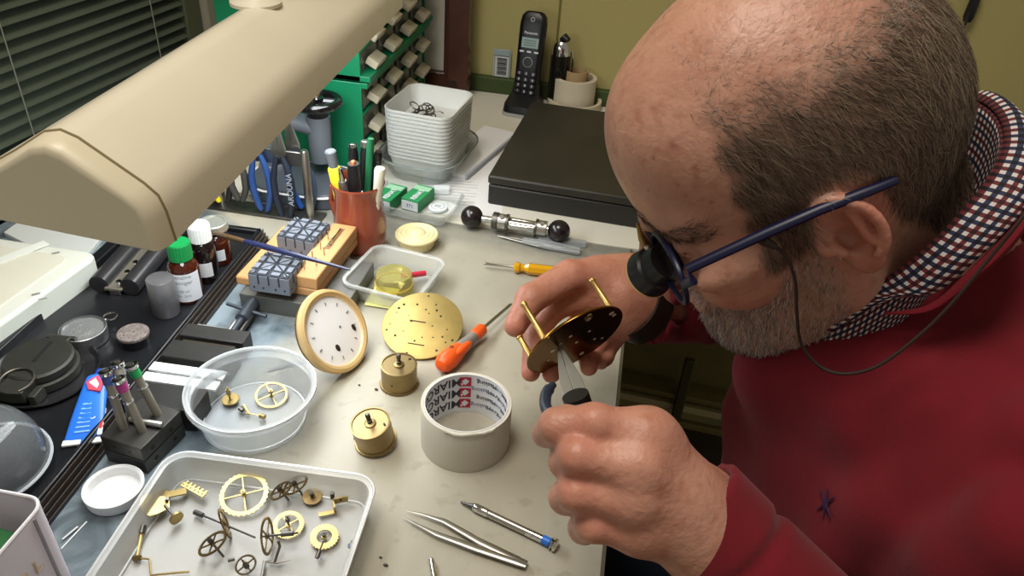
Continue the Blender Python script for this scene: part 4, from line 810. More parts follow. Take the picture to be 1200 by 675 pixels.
# ================================================================ left side: black tray and what stands on it
TL, TR_, TB, TF = P(35, 560)[0]-.02, P(268, 345)[0], .30, .86
e1, e2 = P(60, 615), P(281, 330); tang = math.atan2(e2[1]-e1[1], e2[0]-e1[0]); tdir = np.array([math.cos(tang), math.sin(tang), 0]); tn = np.array([-math.sin(tang), math.cos(tang), 0])  # tn points left
t0 = e1-tdir*.006; LT = float((P(287, 279)-t0)@tdir); WT_ = .168
bt = thing('black_tray', 'long ribbed black plastic tray running along the left of the bench', 'tray', (t0[0], t0[1], T), tang)
BT = mat('black_tray_plastic', '1b1c1f', .28, noise=.2, nscale=30)
H0 = .012
WY_ = WT_
g = G(); g.box((LT/2, .0100+(WY_-.0100)/2, H0/2), (LT, WY_-.0100, H0))
g.build('tray_floor', BT, bt, bevel=.001)
g = G(); g.box((LT/2, .0125, H0+.002), (LT, .005, .008)); g.box((LT/2, WY_-.007, H0+.004), (LT, .014, .012)); g.box((LT-.004, WY_/2, H0+.002), (.008, WY_-.02, .008)); g.build('raised_rim', BT, bt, bevel=.0018)
for i in range(4): G().box((LT/2, .0010+.0024*i, .0020+.0022*i), (LT, .0010, .004+.0044*i)).build('rib', mat('rib_brown_black', '3a322c', .35), bt, bevel=.0004)
G().box((LT/2, .0050, .0012), (LT-.001, .0096, .0024)).build('rib_bed', BT, bt)
ZB = T+H0+.0003
def on(px, py, z=ZB): return P(px, py, z)
# bottles
def bottle(name, label, px, py, r, h, capm, caph, capr, glass, lab, txt=None, partial=False):
    c = on(px, py); t = thing(name, label, 'bottle' if name != 'jar' else 'jar', (c[0], c[1], ZB), -.55)
    G().lathe([(0, 0), (r*.92, 0), (r, .0015), (r, h*.72), (r*.93, h*.80), (r*.70, h*.88), (r*.60, h*.92), (r*.60, h), (0, h)], 48).build('glass_body', glass, t)
    if name == 'jar':
        G().lathe([(0, h), (capr, h), (capr, h+caph-.001), (capr-.001, h+caph), (capr-.0035, h+caph), (capr-.004, h+caph-.001), (0, h+caph-.001)], 48).build('lid', capm, t)
    else:
        n = 48; po = lambda rr: [(rr+.00035*(i % 2))*1 for i in range(n)]
        g = G(); zz0, zz1 = h-.004, h-.004+caph
        rings = [[((capr+.0004*(i % 2))*k*math.cos(2*math.pi*i/n), (capr+.0004*(i % 2))*k*math.sin(2*math.pi*i/n), z) for i in range(n)] for z, k in ((zz0, 1), (zz1-.0015, .98), (zz1, .92))]
        g.loft(rings).build('screw_cap', capm, t, smooth=20)
    a0, a1 = (-1.95, .55) if not partial else (-1.15, .05)
    zb0, zb1 = (h*.08, h*.70) if not partial else (h*.18, h*.50)
    n = 24; rr = r+.0002; ring = []
    for i in range(n+1):
        a = a0+(a1-a0)*i/n; ring.append([(rr*math.cos(a), rr*math.sin(a), zb0), (rr*math.cos(a), rr*math.sin(a), zb1), ((rr-.00015)*math.cos(a), (rr-.00015)*math.sin(a), zb1), ((rr-.00015)*math.cos(a), (rr-.00015)*math.sin(a), zb0)])
    lb = G().loft(ring).build('paper_label', lab, t)
    if txt:
        def bend(v):
            a = -.70+v.x/r; return Vector(((r+.0003+v.z)*math.cos(a), (r+.0003+v.z)*math.sin(a), v.y))
        for i, (s__, sz, yy) in enumerate(txt): G().text(s__, sz, Matrix.Translation((0, yy, 0)), .00005, bend=bend).build('label_print', mat('label_grey_print', '75777c', .7), lb)
        G().prism([(0, 0), (1, 0)], 0, 1) if False else None
        g = G(); g.loft([[bend(Vector((-.021+.0085*(.5+.5*math.cos(q*2*math.pi/18)) if j else -.021+.00425, h*.30+(.0085*math.sin(q*2*math.pi/18) if j else 0), .0001*(1-j)))) for q in range(18)] for j in (0, 1)], False, False)
        g.build('label_emblem', mat('label_olive', 'b8b877', .7), lb)
    return t
AMB = mat('amber_glass', '3a140a', .08, coat=.6); AMBD = mat('dark_amber_glass', '140b0b', .08, coat=.6)
LBW = mat('label_paper', 'd6dade', .6)
bottle('bottle', 'amber bottle with green screw cap and white label on the black tray', 222, 348, .0162, .056, mat('cap_green', '0f8040', .4), .019, .0120, AMB, LBW, [('Benzine', .0066, .036), ('Reiniger', .0066, .029), ('100 ml', .0044, .018), ('Art. 2210', .0036, .012)])
bottle('bottle', 'dark bottle with white screw cap and torn label on the black tray', 244, 326, .0138, .056, mat('cap_white_ribbed', 'dfe0df', .4), .019, .0118, AMBD, mat('torn_label', 'c5c6c8', .6), partial=True)
bottle('jar', 'short amber jar with a grey flat lid behind the two bottles', 257, 305, .0155, .044, mat('grey_tin_lid', '9da097', .35, .5), .009, .0165, AMB, LBW, partial=True)
# steel cylinder
c = on(196, 366); g = G().lathe([(0, 0), (.0130, 0), (.0137, .001), (.0137, .043), (.0130, .044), (0, .044)], 56); tag(g.build('steel_cylinder', mat('turned_steel', '8f8f92', .42, .7, noise=.2, nscale=60)), 'solid grey steel cylinder standing in front of the green capped bottle', 'cylinder', None, (c[0], c[1], ZB))
# speckled disc
c = on(159, 402); t = thing('speckled_knob', 'round knob with a pinkish speckled top and black body on the black tray', 'knob', (c[0], c[1], ZB)); t.scale = (.88, .88, .9); G().lathe([(0, 0), (.015, 0), (.0155, .012), (0, .012)], 40).build('body', BLACKP, t)
G().lathe([(0, .0121), (.0172, .0121), (.0172, .0150), (.0165, .0158), (0, .0158)], 48).build('top', mat('speckled_pink_grey', '8f8580', .5, .3, noise=.5, nscale=350), t)
for x, y in ((.001, .0005), (-.006, -.008)): G().cyl((x, y, .0158), (x, y, .0160), .0010, n=10).build('hole', mat('hole_dark', '', 0), t)
# twin tube holder with metal strip
a, rz, L = pxline((134, 336), (178, 285), ZB+.010); th = thing('twin_tube_holder', 'pair of black tubes joined by a screwed metal strip under the lamp', 'holder', (a[0], a[1], ZB), rz)
for y in (.017, -.017):
    G().turn((0, y, .0108), (.135, y, .0108), [(0, .0105), (.02, .0108), (1, .0108)], 28).build('tube', mat('satin_black', '2a2a2c', .3), th); G().cyl((-.0005, y, .0108), (.0002, y, .0108), .0085, n=24).build('tube_end', mat('matte_black', '', 0), th)
G().box((.066, 0, .0085), (.140, .019, .003)).build('metal_strip', mat('satin_aluminium', 'a6a294', .4, .8), th, bevel=.0004)
for x in (.010, .030, .050, .09): G().lathe([(0, 0), (.0032, 0), (.0028, .0013), (0, .0018)], 16, c=(x, 0, .0101)).build('screw', CHROME, th)
G().box((.001, 0, .004), (.006, .012, .008)).build('front_tab', CHROME, th, bevel=.0004)
# silver pocket compass
c = on(101, 398); pc_ = thing('pocket_compass', 'round silver tin with a glass lid and a wire ring on the black tray', 'tin', (c[0], c[1], ZB), 1.25); pc_.scale = (.88, .88, .9)
G().lathe([(0, 0), (.0235, 0), (.0243, .001), (.0243, .007), (.0250, .0075), (.0250, .016), (.0240, .0165), (.0225, .0162), (.0225, .0135), (0, .0135)], 56).build('case', mat('tin_silver', 'a3a5a8', .28, .9), pc_)
G().lathe([(0, .0136), (.0222, .0136), (.0222, .0148), (0, .0155)], 48).build('glass', clear('tin_glass', 'c0c4c4', .25, .2), pc_)
for i in range(14): G().cyl((.016*rng.uniform(-1, 1)*.8, .016*rng.uniform(-1, 1)*.8, .0128), (.012*rng.uniform(-1, 1), .012*rng.uniform(-1, 1), .0138), .0009, n=8).build('small_part', STEEL, pc_)
G().cyl((.024, 0, .010), (.029, 0, .010), .0022, n=12).build('loop_stub', mat('tin_silver', '', 0), pc_)
G().tube([(.0355+.0072*math.cos(a), .0072*math.sin(a), .011) for a in np.linspace(0, 2*math.pi, 29)[:-1]], .0009, 8, True).build('wire_ring', CHROME, pc_)
# lensatic compass on a round base
c = on(52, 440); OB = mat('olive_black_metal', '33342f', .5, .3, noise=.15, nscale=60); cm = thing('folding_compass', 'dark olive folding compass with a wire thumb loop on a round dish', 'compass', (c[0], c[1], ZB), math.radians(96))
G().lathe([(0, 0), (.044, 0), (.049, .003), (.050, .0055), (.048, .0055), (.044, .0022), (0, .0022)], 64).build('round_dish', mat('dish_black', '202022', .2, coat=.3), cm)
G().lathe([(0, .0023), (.031, .0023), (.033, .004), (.033, .012), (.031, .013), (0, .013)], 56).build('bezel', OB, cm)
G().lathe([(0, .0131), (.029, .0131), (.0305, .0145), (.0305, .021), (.0285, .0228), (0, .0228)], 56).build('case', OB, cm)
pts = [(-.024, -.013), (-.046, -.012), (-.048, 0), (-.046, .012), (-.024, .013)]
G().prism(pts, .008, .0205).build('hinge_block', OB, cm, bevel=.001)
G().box((.033, 0, .014), (.012, .020, .010)).build('hinge_lug', OB, cm, bevel=.0015); G().cyl((.038, -.014, .016), (.038, .014, .016), .0024, n=14).build('hinge_pin', DSTEEL, cm)
G().loft([rrect(.030, .0032, .0015, .0229, 4, (.008, 0)), rrect(.030, .0032, .0015, .0234, 4, (.008, 0))]).build('sight_slot', mat('slot_black', '0c0c0b', .9), cm)
G().tube([(-.033+.0145*math.cos(a), .0+.0145*math.sin(a), .0225+.002*math.cos(a)) for a in np.linspace(-2.5, 2.5, 22)], .0013, 8).build('thumb_loop', DSTEEL, cm)
for s_ in (-1, 1): G().box((-.036, s_*.017, .009), (.016, .007, .012)).build('side_lug', OB, cm, bevel=.001)
# clear dome
c = P(4, 575, ZB); dm = thing('clear_dome', 'clear plastic dome lid with a bright rim at the left edge', 'dome', (float(P(-10, 565)[0]), float(P(-10, 565)[1]), T+.018)); Rd = .047
G().lathe([(Rd+.003, 0), (Rd+.003, .003), (Rd, .004), (Rd*.985, .012), (Rd*.93, .024), (Rd*.8, .036), (Rd*.55, .046), (Rd*.25, .0505), (0, .0515), ], 64).build('dome', clear('dome_plastic', 'd4dadf', .14, .05), dm)
G().tube([((Rd+.002)*math.cos(a), (Rd+.002)*math.sin(a), .0015) for a in np.linspace(0, 2*math.pi, 65)[:-1]], .0013, 8, True).build('rim', mat('dome_rim', 'd6dadd', .15), dm)
# glue tube
a, rz, L = pxline((95, 519), (118, 438), ZB+.004); gt = thing('glue_tube', 'blue and white glue tube lying on the black tray beside the screwdrivers', 'tube', (a[0], a[1], ZB+.001), rz)
def ell_ring(x, w_, t_): return [(x, w_*math.cos(q), t_+t_*math.sin(q)) for q in np.linspace(0, 2*math.pi, 25)[:-1]]
G().loft([ell_ring(.0055, .0150, .0012), ell_ring(L*.3, .0140, .0035), ell_ring(L*.6, .0120, .0055), ell_ring(L*.86, .0098, .0068)]).build('tube_body', mat('tube_blue', '2c6fd6', .3), gt)
G().box((.003, 0, .0012), (.006, .031, .0018)).build('crimp', WHITEP, gt); G().box((.003, .0, .0023), (.0062, .002, .0002)).build('crimp_mark', mat('tube_blue', '', 0), gt)
G().turn((L*.86, 0, .0068), (L, 0, .0068), [(0, .0045), (.2, .0042), (1, .003)], 16).build('cap', mat('tube_cap_blue', '1c3f9c', .3), gt)
G().loft([[(x, y*k, z+.0100*(1-(abs(y*k)/.014)**2)*zz+.0004) for x, y, z in pt] for pt, k, zz in (([(L*.60, -.004, 0), (L*.60, .004, 0), (L*.80, .006, .0008), (L*.80, -.006, .0008)], 1, 1.08),)], False, True) if False else None
tubz = lambda x: .0024+(x/L-.07)*.0145
G().prism([(L*.60, -.0075), (L*.72, -.0085), (L*.86, -.002), (L*.76, .0065), (L*.64, .003)], tubz(L*.74)-.0016, tubz(L*.78)+.0005).build('logo_patch', mat('logo_pink_red', 'd8485e', .4), gt, bevel=.0004)
G().prism([(L*.64, -.0045), (L*.70, -.0055), (L*.80, -.001), (L*.74, .0035)], tubz(L*.78)+.0005, tubz(L*.78)+.0008).build('logo_flash', WHITEP, gt)
G().prism([(L*.08, -.0150), (L*.45, -.0132), (L*.45, -.010), (L*.08, -.0110)], .002, .0040).build('white_edge', WHITEP, gt, bevel=.0006)
G().prism([(L*.16, -.0140), (L*.26, -.0138), (L*.26, -.0115), (L*.16, -.0118)], .0035, .0046).build('red_mark', mat('red_mark', 'd23a3a', .4), gt)
for i in range(7): G().box((L*(.14+.055*i), .0015, tubz(L*(.16+.055*i))+.0004), (L*.02, .012-.0008*i, .0008)).build('fine_print', mat('tube_pale_print', '7fb0ee', .4), gt)
G().annulus(circ(.0022, 20, (L*.30, -.005)), circ(.0014, 20, (L*.30, -.005)), tubz(L*.34), tubz(L*.36)).build('round_mark', WHITEP, gt)
# steel block with four screwdrivers
a, rz, L = pxline((134, 538), (205, 512), T); a = P(139, 532); q1 = P(186, 548); q2 = P(207, 517)
sbk = thing('punch_block', 'dark machined steel block holding grey handled watchmaker screwdrivers', 'block', tuple(P(176, 520)), 0)
bd = q1-a; brz = math.atan2(bd[1], bd[0]); Lb1 = float(np.linalg.norm(bd)); Lb2 = float(np.linalg.norm(q2-q1)); hB = .030
sbk.location = Vector((a+q2)/2); sbk.location.z = T; sbk.rotation_euler = (0, 0, brz)
SB = mat('blackened_steel', '55534f', .42, .7, noise=.2, nscale=50)
G().box((0, 0, hB/4-.0003), (Lb1, .050, hB/2-.0006)).build('lower_block', SB, sbk, bevel=.0008); G().box((0, 0, hB*.75+.0003), (Lb1, .050, hB/2-.0006)).build('upper_block', SB, sbk, bevel=.0008)
for y, z in ((-.012, .008), (.010, .021), (-.013, .021), (.012, .008)): G().cyl((Lb1/2-.001, y, z), (Lb1/2+.0002, y, z), .0022, n=14).build('bore', mat('hole_dark', '', 0), sbk)
for x in (-.008, .008): G().cyl((x, -.0251, .022), (x, -.0249, .022), .0012, n=12).build('bore', mat('hole_dark', '', 0), sbk)
def drv(px, py, tx, ty, col, label, L=.068):
    b0 = Vector(P(px, py, T+hB)); t1 = Vector(P(tx, ty, T+hB+.056)); d = (t1-b0); L = d.length; t = thing('watch_screwdriver', label, 'screwdriver', b0-d.normalized()*.006, rot=d.to_track_quat('Z', 'Y').to_matrix())
    L += .006
    G().turn((0, 0, 0), (0, 0, L*.60), [(0, .0036), (1, .0036)], 18).build('handle', mat('drab_handle', '8f897c', .4, .3), t)
    G().turn((0, 0, L*.60), (0, 0, L*.64), [(0, .0042), (.5, .0045), (1, .0042)], 18).build('collar', CHROME, t)
    G().turn((0, 0, L*.64), (0, 0, L*.80), [(0, .0037), (1, .0037)], 18).build('upper_handle', mat('drab_handle', '', 0), t)
    G().turn((0, 0, L*.80), (0, 0, L*.92), [(0, .0045), (1, .0045)], 18).build('colour_ring', mat('ring_'+label.split()[0], col, .4), t)
    G().turn((0, 0, L*.92), (0, 0, L), [(0, .0040), (.3, .0052), (.9, .0056), (1, .0045)], 22).build('swivel_head', CHROME, t)
    G().cyl((0, 0, L), (0, 0, L+.0003), .0028, n=16).build('head_dimple', DSTEEL, t)
drv(145, 501, 123, 434, '3c4f8c', 'navy ringed screwdriver, front left of the four in the steel block')
drv(167, 505, 138, 443, 'a8357c', 'magenta ringed screwdriver, front right of the four in the steel block')
drv(185, 486, 153, 427, '1c9a52', 'green ringed screwdriver at the right of the four in the steel block')
drv(155, 490, 137, 424, 'b8b4aa', 'silver ringed screwdriver at the back of the four in the steel block')
a = P(152, 491, T+hB+.0034); b_ = P(190, 498, T+hB+.0034); t = thing('steel_punch', 'short polished steel punch lying across the top of the steel block', 'punch', tuple(a), rot=(Vector(b_)-Vector(a)).to_track_quat('X', 'Z').to_matrix())
G().turn((0, 0, 0), (float(np.linalg.norm(b_-a)), 0, 0), [(0, .0028), (.96, .0028), (1, .0022)], 16).build('punch', STEEL, t)
# small machine slide (vice)
v1, v2 = P(222, 498), P(262, 388); vr = math.atan2(v2[1]-v1[1], v2[0]-v1[0])-math.pi/2
o_ = P(226, 450); vc = thing('machine_slide', 'small black machine slide with bright ways and a T-handle screw beside the black tray', 'vice', (o_[0]-.004, o_[1], T+.0), tang-math.pi/2)
VB = mat('black_oxide', '3b3a38', .45, .5, noise=.15, nscale=60)
G().box((-.010, .0, .006), (.034, .155, .011)).build('bed', mat('bright_ways', 'b7b8b6', .3, .8), vc, bevel=.0006)
for y0_, d_, h_ in ((-.045, .030, .024), (.022, .026, .022), (.055, .020, .020)): G().box((.004, y0_, h_/2+.001), (.068, d_, h_)).build('jaw_block', VB, vc, bevel=.001)
G().box((.004, .0385, .0125), (.055, .0068, .012)).build('gap_bar', mat('hole_dark', '', 0), vc)
for y_ in (-.018, -.003): G().box((.004, y_, .0185), (.074, .0115, .003)).build('paper_strip', mat('strip_white', 'e2e4e4', .5), vc, bevel=.0004)
G().box((.004, -.0105, .0090), (.060, .026, .0150)).build('carriage', mat('bright_ways', '', 0), vc)
for x_ in (-.004, .008): G().cyl((x_+.012, .064, .009), (x_+.012, .104, .009), .0026, n=14).build('guide_rod', mat('bright_ways', '', 0) if x_ < 0 else DSTEEL, vc)
G().turn((.014, .066, .012), (.014, .125, .012), [(0, .0035), (.45, .0035), (.46, .007), (1, .007)], 20).build('lead_screw', mat('slate_steel', '4b5058', .45, .5), vc)
G().cyl((-.010, .112, .016), (.036, .106, .010), .0022, n=12).build('t_handle', mat('slate_steel', '', 0), vc)
# white machine lid and slab behind
def poly_slab(name, pts, h, m, label, cat, z=T, bev=.002):
    c = sum(np.array(P(*p, z+h)) for p in pts)/len(pts); pp = [(P(*p, z+h)[0]-c[0], P(*p, z+h)[1]-c[1]) for p in pts]
    t = thing(name, label, cat, (c[0], c[1], z)); return t, pp
HL = .040; ca = P(117, 296, T+HL); cu = nrm(P(0, 276, T+HL)-P(100, 291, T+HL)); cv = nrm(P(0, 390, T+HL)-P(116, 306, T+HL)); cw_, cl_ = .20, .34
_c0 = ca+cu*cw_/2+cv*cl_/2; _pw = [ca+cu*.014, ca+cu*.004+cv*.004, ca+cv*.014, ca+cv*cl_, ca+cv*cl_+cu*cw_, ca+cu*cw_]
t = thing('instrument_case', 'off-white plastic instrument case with rounded corner at the left edge', 'case', (_c0[0], _c0[1], T)); pp = [(q[0]-_c0[0], q[1]-_c0[1]) for q in _pw]
IW = mat('aged_white_plastic', 'cfcfbf', .4, noise=.06, nscale=10)
G().prism(pp, 0, HL).build('body', mat('case_side_white', 'cfd3c9', .4), t, bevel=.004, seg=3)
g = [(x*.86-.006, y*.90+.0) for x, y in pp]
G().prism(g, HL-.0005, HL+.0012).build('top_panel', IW, t, bevel=.0008)
o_ = Vector(t.location); q = Vector(P(14, 300, T+HL+.0018))-o_; G().box((q.x, q.y, HL+.0018), (.075, .012, .001), Matrix.Rotation(math.radians(64), 3, 'Z')).build('label_strip', mat('case_strip', 'dadfd8', .5), t)
for px, py in ((65, 296), (50, 350), (42, 344)): q = Vector(P(px, py, T+HL+.0015))-o_; G().box((q.x, q.y, HL+.0014), (.008, .0016, .0006), Matrix.Rotation(.7, 3, 'Z')).build('scuff', mat('scuff_grey', '8d8d84', .7), t)
t, pp = poly_slab('white_panel', [(4, 272), (38, 248), (128, 268), (104, 295), (60, 300)], .006, None, 'flat white panel lying behind the off-white instrument case', 'panel')
G().prism(pp, 0, .006).build('panel', mat('panel_white', 'c4c9c6', .5), t, bevel=.0008)
# printed white box, bottom left
zt_ = T+.105; cA = P(45, 589, zt_)
bx = thing('printed_box', 'open white box with outlined gold letters and green contents at the lower left', 'box', (cA[0], cA[1], T+.0005), 0)
dA = nrm((P(0, 652, zt_)-P(47, 597, zt_))); dB = nrm(P(0, 577, zt_)-P(42, 590, zt_)) 
angA = math.atan2(dA[1], dA[0]); bx.rotation_euler = (0, 0, angA+math.pi)   # local -x runs down the front edge
HBX = .1045; wX = .12; wY = .075
def bring(i, z, r=.012): return [(x-wX/2+.004, y+wY/2-.004, z) for x, y, _ in rrect(wX-2*i, wY-2*i, max(r-i, .002), 0, 6)]
G().loft([bring(0, 0), bring(0, HBX-.001), bring(.0004, HBX), bring(.0016, HBX), bring(.002, HBX-.001), bring(.002, .002)]).build('box_shell', mat('box_lilac_white', 'c9c4d0', .4), bx)
G().tube(bring(.001, HBX+.0003), .0012, 6, True).build('rim', mat('box_rim_white', 'e4e2e8', .35), bx)
G().box((-.011, -.0043, HBX/2), (.002, .0012, HBX-.004)).build('seam', mat('seam_grey', '8f8b98', .6), bx)
for s__, x in (('L', -.0215), ('B', -.0335)):
    M_ = Matrix.Translation((x, -.0046, HBX*.66))@Matrix.Rotation(math.radians(90), 4, 'X')
    vs, fs = text_geo(s__, .017, .0002, 'CENTER', .0)
    G().text(s__, .016, M_, .0002, bold=.0002).build('letter_outline', mat('gold_print', 'c8a878', .5), bx); G().text(s__, .016, M_@Matrix.Translation((0, 0, .0003)), .0002, bold=-.0006).build('letter_face', mat('box_lilac_white', '', 0), bx)
for i, (x, y, c_) in enumerate(((-.022, .022, '2c6b3c'), (-.060, .022, '1f5a34'), (-.040, .052, '6d6450'), (-.085, .045, '276a3c'))):
    g = G().box((x, y, .045+.0012*i), (.024, .028, .080), Matrix.Rotation(.1*i-.1, 3, 'Z')); o = g.build('green_packet' if i != 2 else 'brown_packet', mat('contents_'+c_, c_, .5), None, bevel=.002)
    M_ = Matrix.Translation(bx.location)@Matrix.Rotation(bx.rotation_euler[2], 4, 'Z'); o.matrix_world = M_
    tag(o, ['bright green packet at the near corner inside the white box', 'dark green packet at the back inside the white box', 'brownish packet wedged inside the white box', 'green packet at the far left inside the white box'][i], 'packet')
# hanging cord on the wall, top right
hc = PY(1138, 12, WY-.012); t = thing('hanging_plug', 'black plug on a thin cord hanging on the olive wall', 'cord', tuple(hc))
G().turn((0, 0, -.018), (0, 0, .03), [(0, .006), (.15, .0085), (.9, .0075), (1, .005)], 16).build('plug', BLACKP, t); G().tube([(0, 0, .03), (.002, 0, .25), (0, .004, .5)], .002, 6).tube([(0, 0, -.018), (-.004, 0, -.05), (-.010, .003, -.30)], .0016, 6).build('cord', BLACKP, t)
# ================================================================ the watchmaker: signed distance fields meshed by surface nets
class F:
    def __init__(s, lo, hi, h):
        s.lo = np.array(lo, float); s.h = h; s.n = np.ceil((np.array(hi)-s.lo)/h).astype(int)+1
        s.ax = [s.lo[i]+h*np.arange(s.n[i]) for i in range(3)]; s.v = np.full(s.n, 1., np.float32)
    def _sub(s, lo, hi):
        i0 = np.clip(np.floor((np.array(lo)-s.lo)/s.h).astype(int), 0, s.n); i1 = np.clip(np.ceil((np.array(hi)-s.lo)/s.h).astype(int)+1, 0, s.n)
        if (i1 <= i0).any(): return None, None
        sl = tuple(slice(a, b) for a, b in zip(i0, i1)); g = np.meshgrid(*[s.ax[i][sl[i]] for i in range(3)], indexing='ij')
        return sl, g
    def _op(s, sl, d, k, op):
        a = s.v[sl]; d = d.astype(np.float32)
        if op == '+':
            h_ = np.maximum(k-np.abs(a-d), 0)/k if k > 0 else 0; s.v[sl] = np.minimum(a, d)-h_*h_*k*.25
        else:
            d = -d; h_ = np.maximum(k-np.abs(a-d), 0)/k if k > 0 else 0; s.v[sl] = np.maximum(a, d)+h_*h_*k*.25
    def cap(s, a, b, ra, rb, k=.01, op='+'):
        a = np.array(a, float); b = np.array(b, float); m = max(ra, rb)+k+3*s.h
        sl, g = s._sub(np.minimum(a, b)-m, np.maximum(a, b)+m)
        if sl is None: return s
        ab = b-a; L2 = ab@ab+1e-12
        t = np.clip(((g[0]-a[0])*ab[0]+(g[1]-a[1])*ab[1]+(g[2]-a[2])*ab[2])/L2, 0, 1)
        d = np.sqrt((g[0]-a[0]-t*ab[0])**2+(g[1]-a[1]-t*ab[1])**2+(g[2]-a[2]-t*ab[2])**2)-(ra+(rb-ra)*t)
        s._op(sl, d, k, op); return s
    def ell(s, c, r, k=.01, op='+', R=None):
        c = np.array(c, float); r = np.array(r, float); m = r.max()+k+3*s.h
        sl, g = s._sub(c-m, c+m)
        if sl is None: return s
        p = [g[i]-c[i] for i in range(3)]
        if R is not None: p = [R[0, i]*p[0]+R[1, i]*p[1]+R[2, i]*p[2] for i in range(3)]
        k0 = np.sqrt(sum((p[i]/r[i])**2 for i in range(3)))+1e-9; k1 = np.sqrt(sum((p[i]/r[i]**2)**2 for i in range(3)))+1e-9
        s._op(sl, k0*(k0-1)/k1, k, op); return s
    def chain(s, pts, rs, k=.006, op='+'):
        for i in range(len(pts)-1): s.cap(pts[i], pts[i+1], rs[i], rs[i+1], k if i == 0 else min(k, .004), op)
        return s
    def mesh(s):
        v = s.v; ins = v < 0; nx, ny, nz = s.n
        cs = np.zeros((nx-1, ny-1, nz-1), np.int8)
        for dx in (0, 1):
            for dy in (0, 1):
                for dz in (0, 1): cs += ins[dx:nx-1+dx, dy:ny-1+dy, dz:nz-1+dz]
        act = (cs > 0) & (cs < 8); ids = np.full(act.shape, -1, np.int64); I = np.argwhere(act); ids[act] = np.arange(len(I))
        pos = np.zeros((len(I), 3)); cnt = np.zeros(len(I))
        for ax in range(3):
            o = [i for i in range(3) if i != ax]
            for a in (0, 1):
                for b in (0, 1):
                    c0 = I.copy(); c0[:, o[0]] += a; c0[:, o[1]] += b; c1 = c0.copy(); c1[:, ax] += 1
                    v0 = v[c0[:, 0], c0[:, 1], c0[:, 2]]; v1 = v[c1[:, 0], c1[:, 1], c1[:, 2]]; cr = (v0 < 0) != (v1 < 0)
                    t = np.where(cr, v0/np.where(cr, v0-v1, 1), 0); p = c0.astype(float); p[:, ax] += t
                    pos[cr] += p[cr]; cnt[cr] += 1
        pos /= cnt[:, None]; V = s.lo+pos*s.h; Q = []
        for ax in range(3):
            sl0 = [slice(1, -1)]*3; sl1 = [slice(1, -1)]*3; sl0[ax] = slice(0, -1); sl1[ax] = slice(1, None)
            a = ins[tuple(sl0)]; b = ins[tuple(sl1)]; E = np.argwhere(a != b); sa = a[a != b]
            o = [(1, 2), (2, 0), (0, 1)][ax]; base = E.copy()
            for q in o: base[:, q] += 1
            def cid(d0, d1):
                c = base.copy(); c[:, o[0]] -= d0; c[:, o[1]] -= d1; return ids[c[:, 0], c[:, 1], c[:, 2]]
            q = np.stack([cid(1, 1), cid(0, 1), cid(0, 0), cid(1, 0)], 1); q[~sa] = q[~sa][:, ::-1]; Q.append(q)
        return V, np.concatenate(Q)
    def grad(s, p):
        q = (p-s.lo)/s.h
        def samp(q):
            i = np.clip(np.floor(q).astype(int), 0, s.n-2); f = q-i; r = 0
            for dx in (0, 1):
                for dy in (0, 1):
                    for dz in (0, 1):
                        w_ = (f[:, 0] if dx else 1-f[:, 0])*(f[:, 1] if dy else 1-f[:, 1])*(f[:, 2] if dz else 1-f[:, 2]); r = r+w_*s.v[i[:, 0]+dx, i[:, 1]+dy, i[:, 2]+dz]
            return r
        g = np.stack([samp(q+np.eye(3)[k])-samp(q-np.eye(3)[k]) for k in range(3)], 1); return g/(np.linalg.norm(g, axis=1)[:, None]+1e-9)
def fastmesh(name, V, Q, mats, parent=None, attr=None, uv=None, smooth=True):
    me = bpy.data.meshes.new(name); k = Q.shape[1]
    me.vertices.add(len(V)); me.vertices.foreach_set('co', np.ascontiguousarray(V, np.float32).ravel())
    me.loops.add(Q.size); me.loops.foreach_set('vertex_index', Q.astype(np.int32).ravel())
    me.polygons.add(len(Q)); me.polygons.foreach_set('loop_start', (np.arange(len(Q))*k).astype(np.int32)); me.polygons.foreach_set('loop_total', np.full(len(Q), k, np.int32))
    me.update(calc_edges=True); me.polygons.foreach_set('use_smooth', np.full(len(Q), smooth))
    for m in (mats if isinstance(mats, list) else [mats]): me.materials.append(m)
    if attr:
        for n_, a in attr.items():
            at_ = me.attributes.new(n_, 'FLOAT', 'POINT'); at_.data.foreach_set('value', a.astype(np.float32))
    o = bpy.data.objects.new(name, me); COL.objects.link(o)
    if parent: o.parent = parent
    return o
# ---- head pose (fitted to the photograph's landmarks)
HR = np.array([[-0.8073, 0.2647, -0.5275], [-0.2018, -0.9637, -0.1747], [-0.5546, -0.0346, 0.8314]]); u_, s_, vt_ = np.linalg.svd(HR); HR = u_@vt_
HO = np.array([.1168, .4936, 1.0584]); HS = 1.05
def hw(p): return HO+HS*(np.atleast_2d(p)@HR.T)
def hw1(p): return hw(p)[0]
def LY(px, py, yl):
    d = ray(px, py); n = HR[:, 1]; o = HO+HS*n*yl; return CAM+d*(((o-CAM)@n)/(d@n))
def wl_(p): return ((np.atleast_2d(p)-HO)@HR)/HS
def rotm(ax, deg):
    return np.array(Matrix.Rotation(math.radians(deg), 3, ax))
h = F((-.125, -.095, -.19), (.14, .1, .15), .0019)
h.ell((.000, 0, .043), (.098, .077, .091), .01)
h.ell((-.030, 0, .025), (.072, .072, .075), .03)
h.ell((.043, 0, .065), (.051, .060, .050), .012)                    # forehead
h.ell((.038, 0, -.015), (.052, .057, .070), .02)                   # mid face
h.cap((.070, -.030, .032), (.070, .030, .032), .019, .019, .012)    # brow
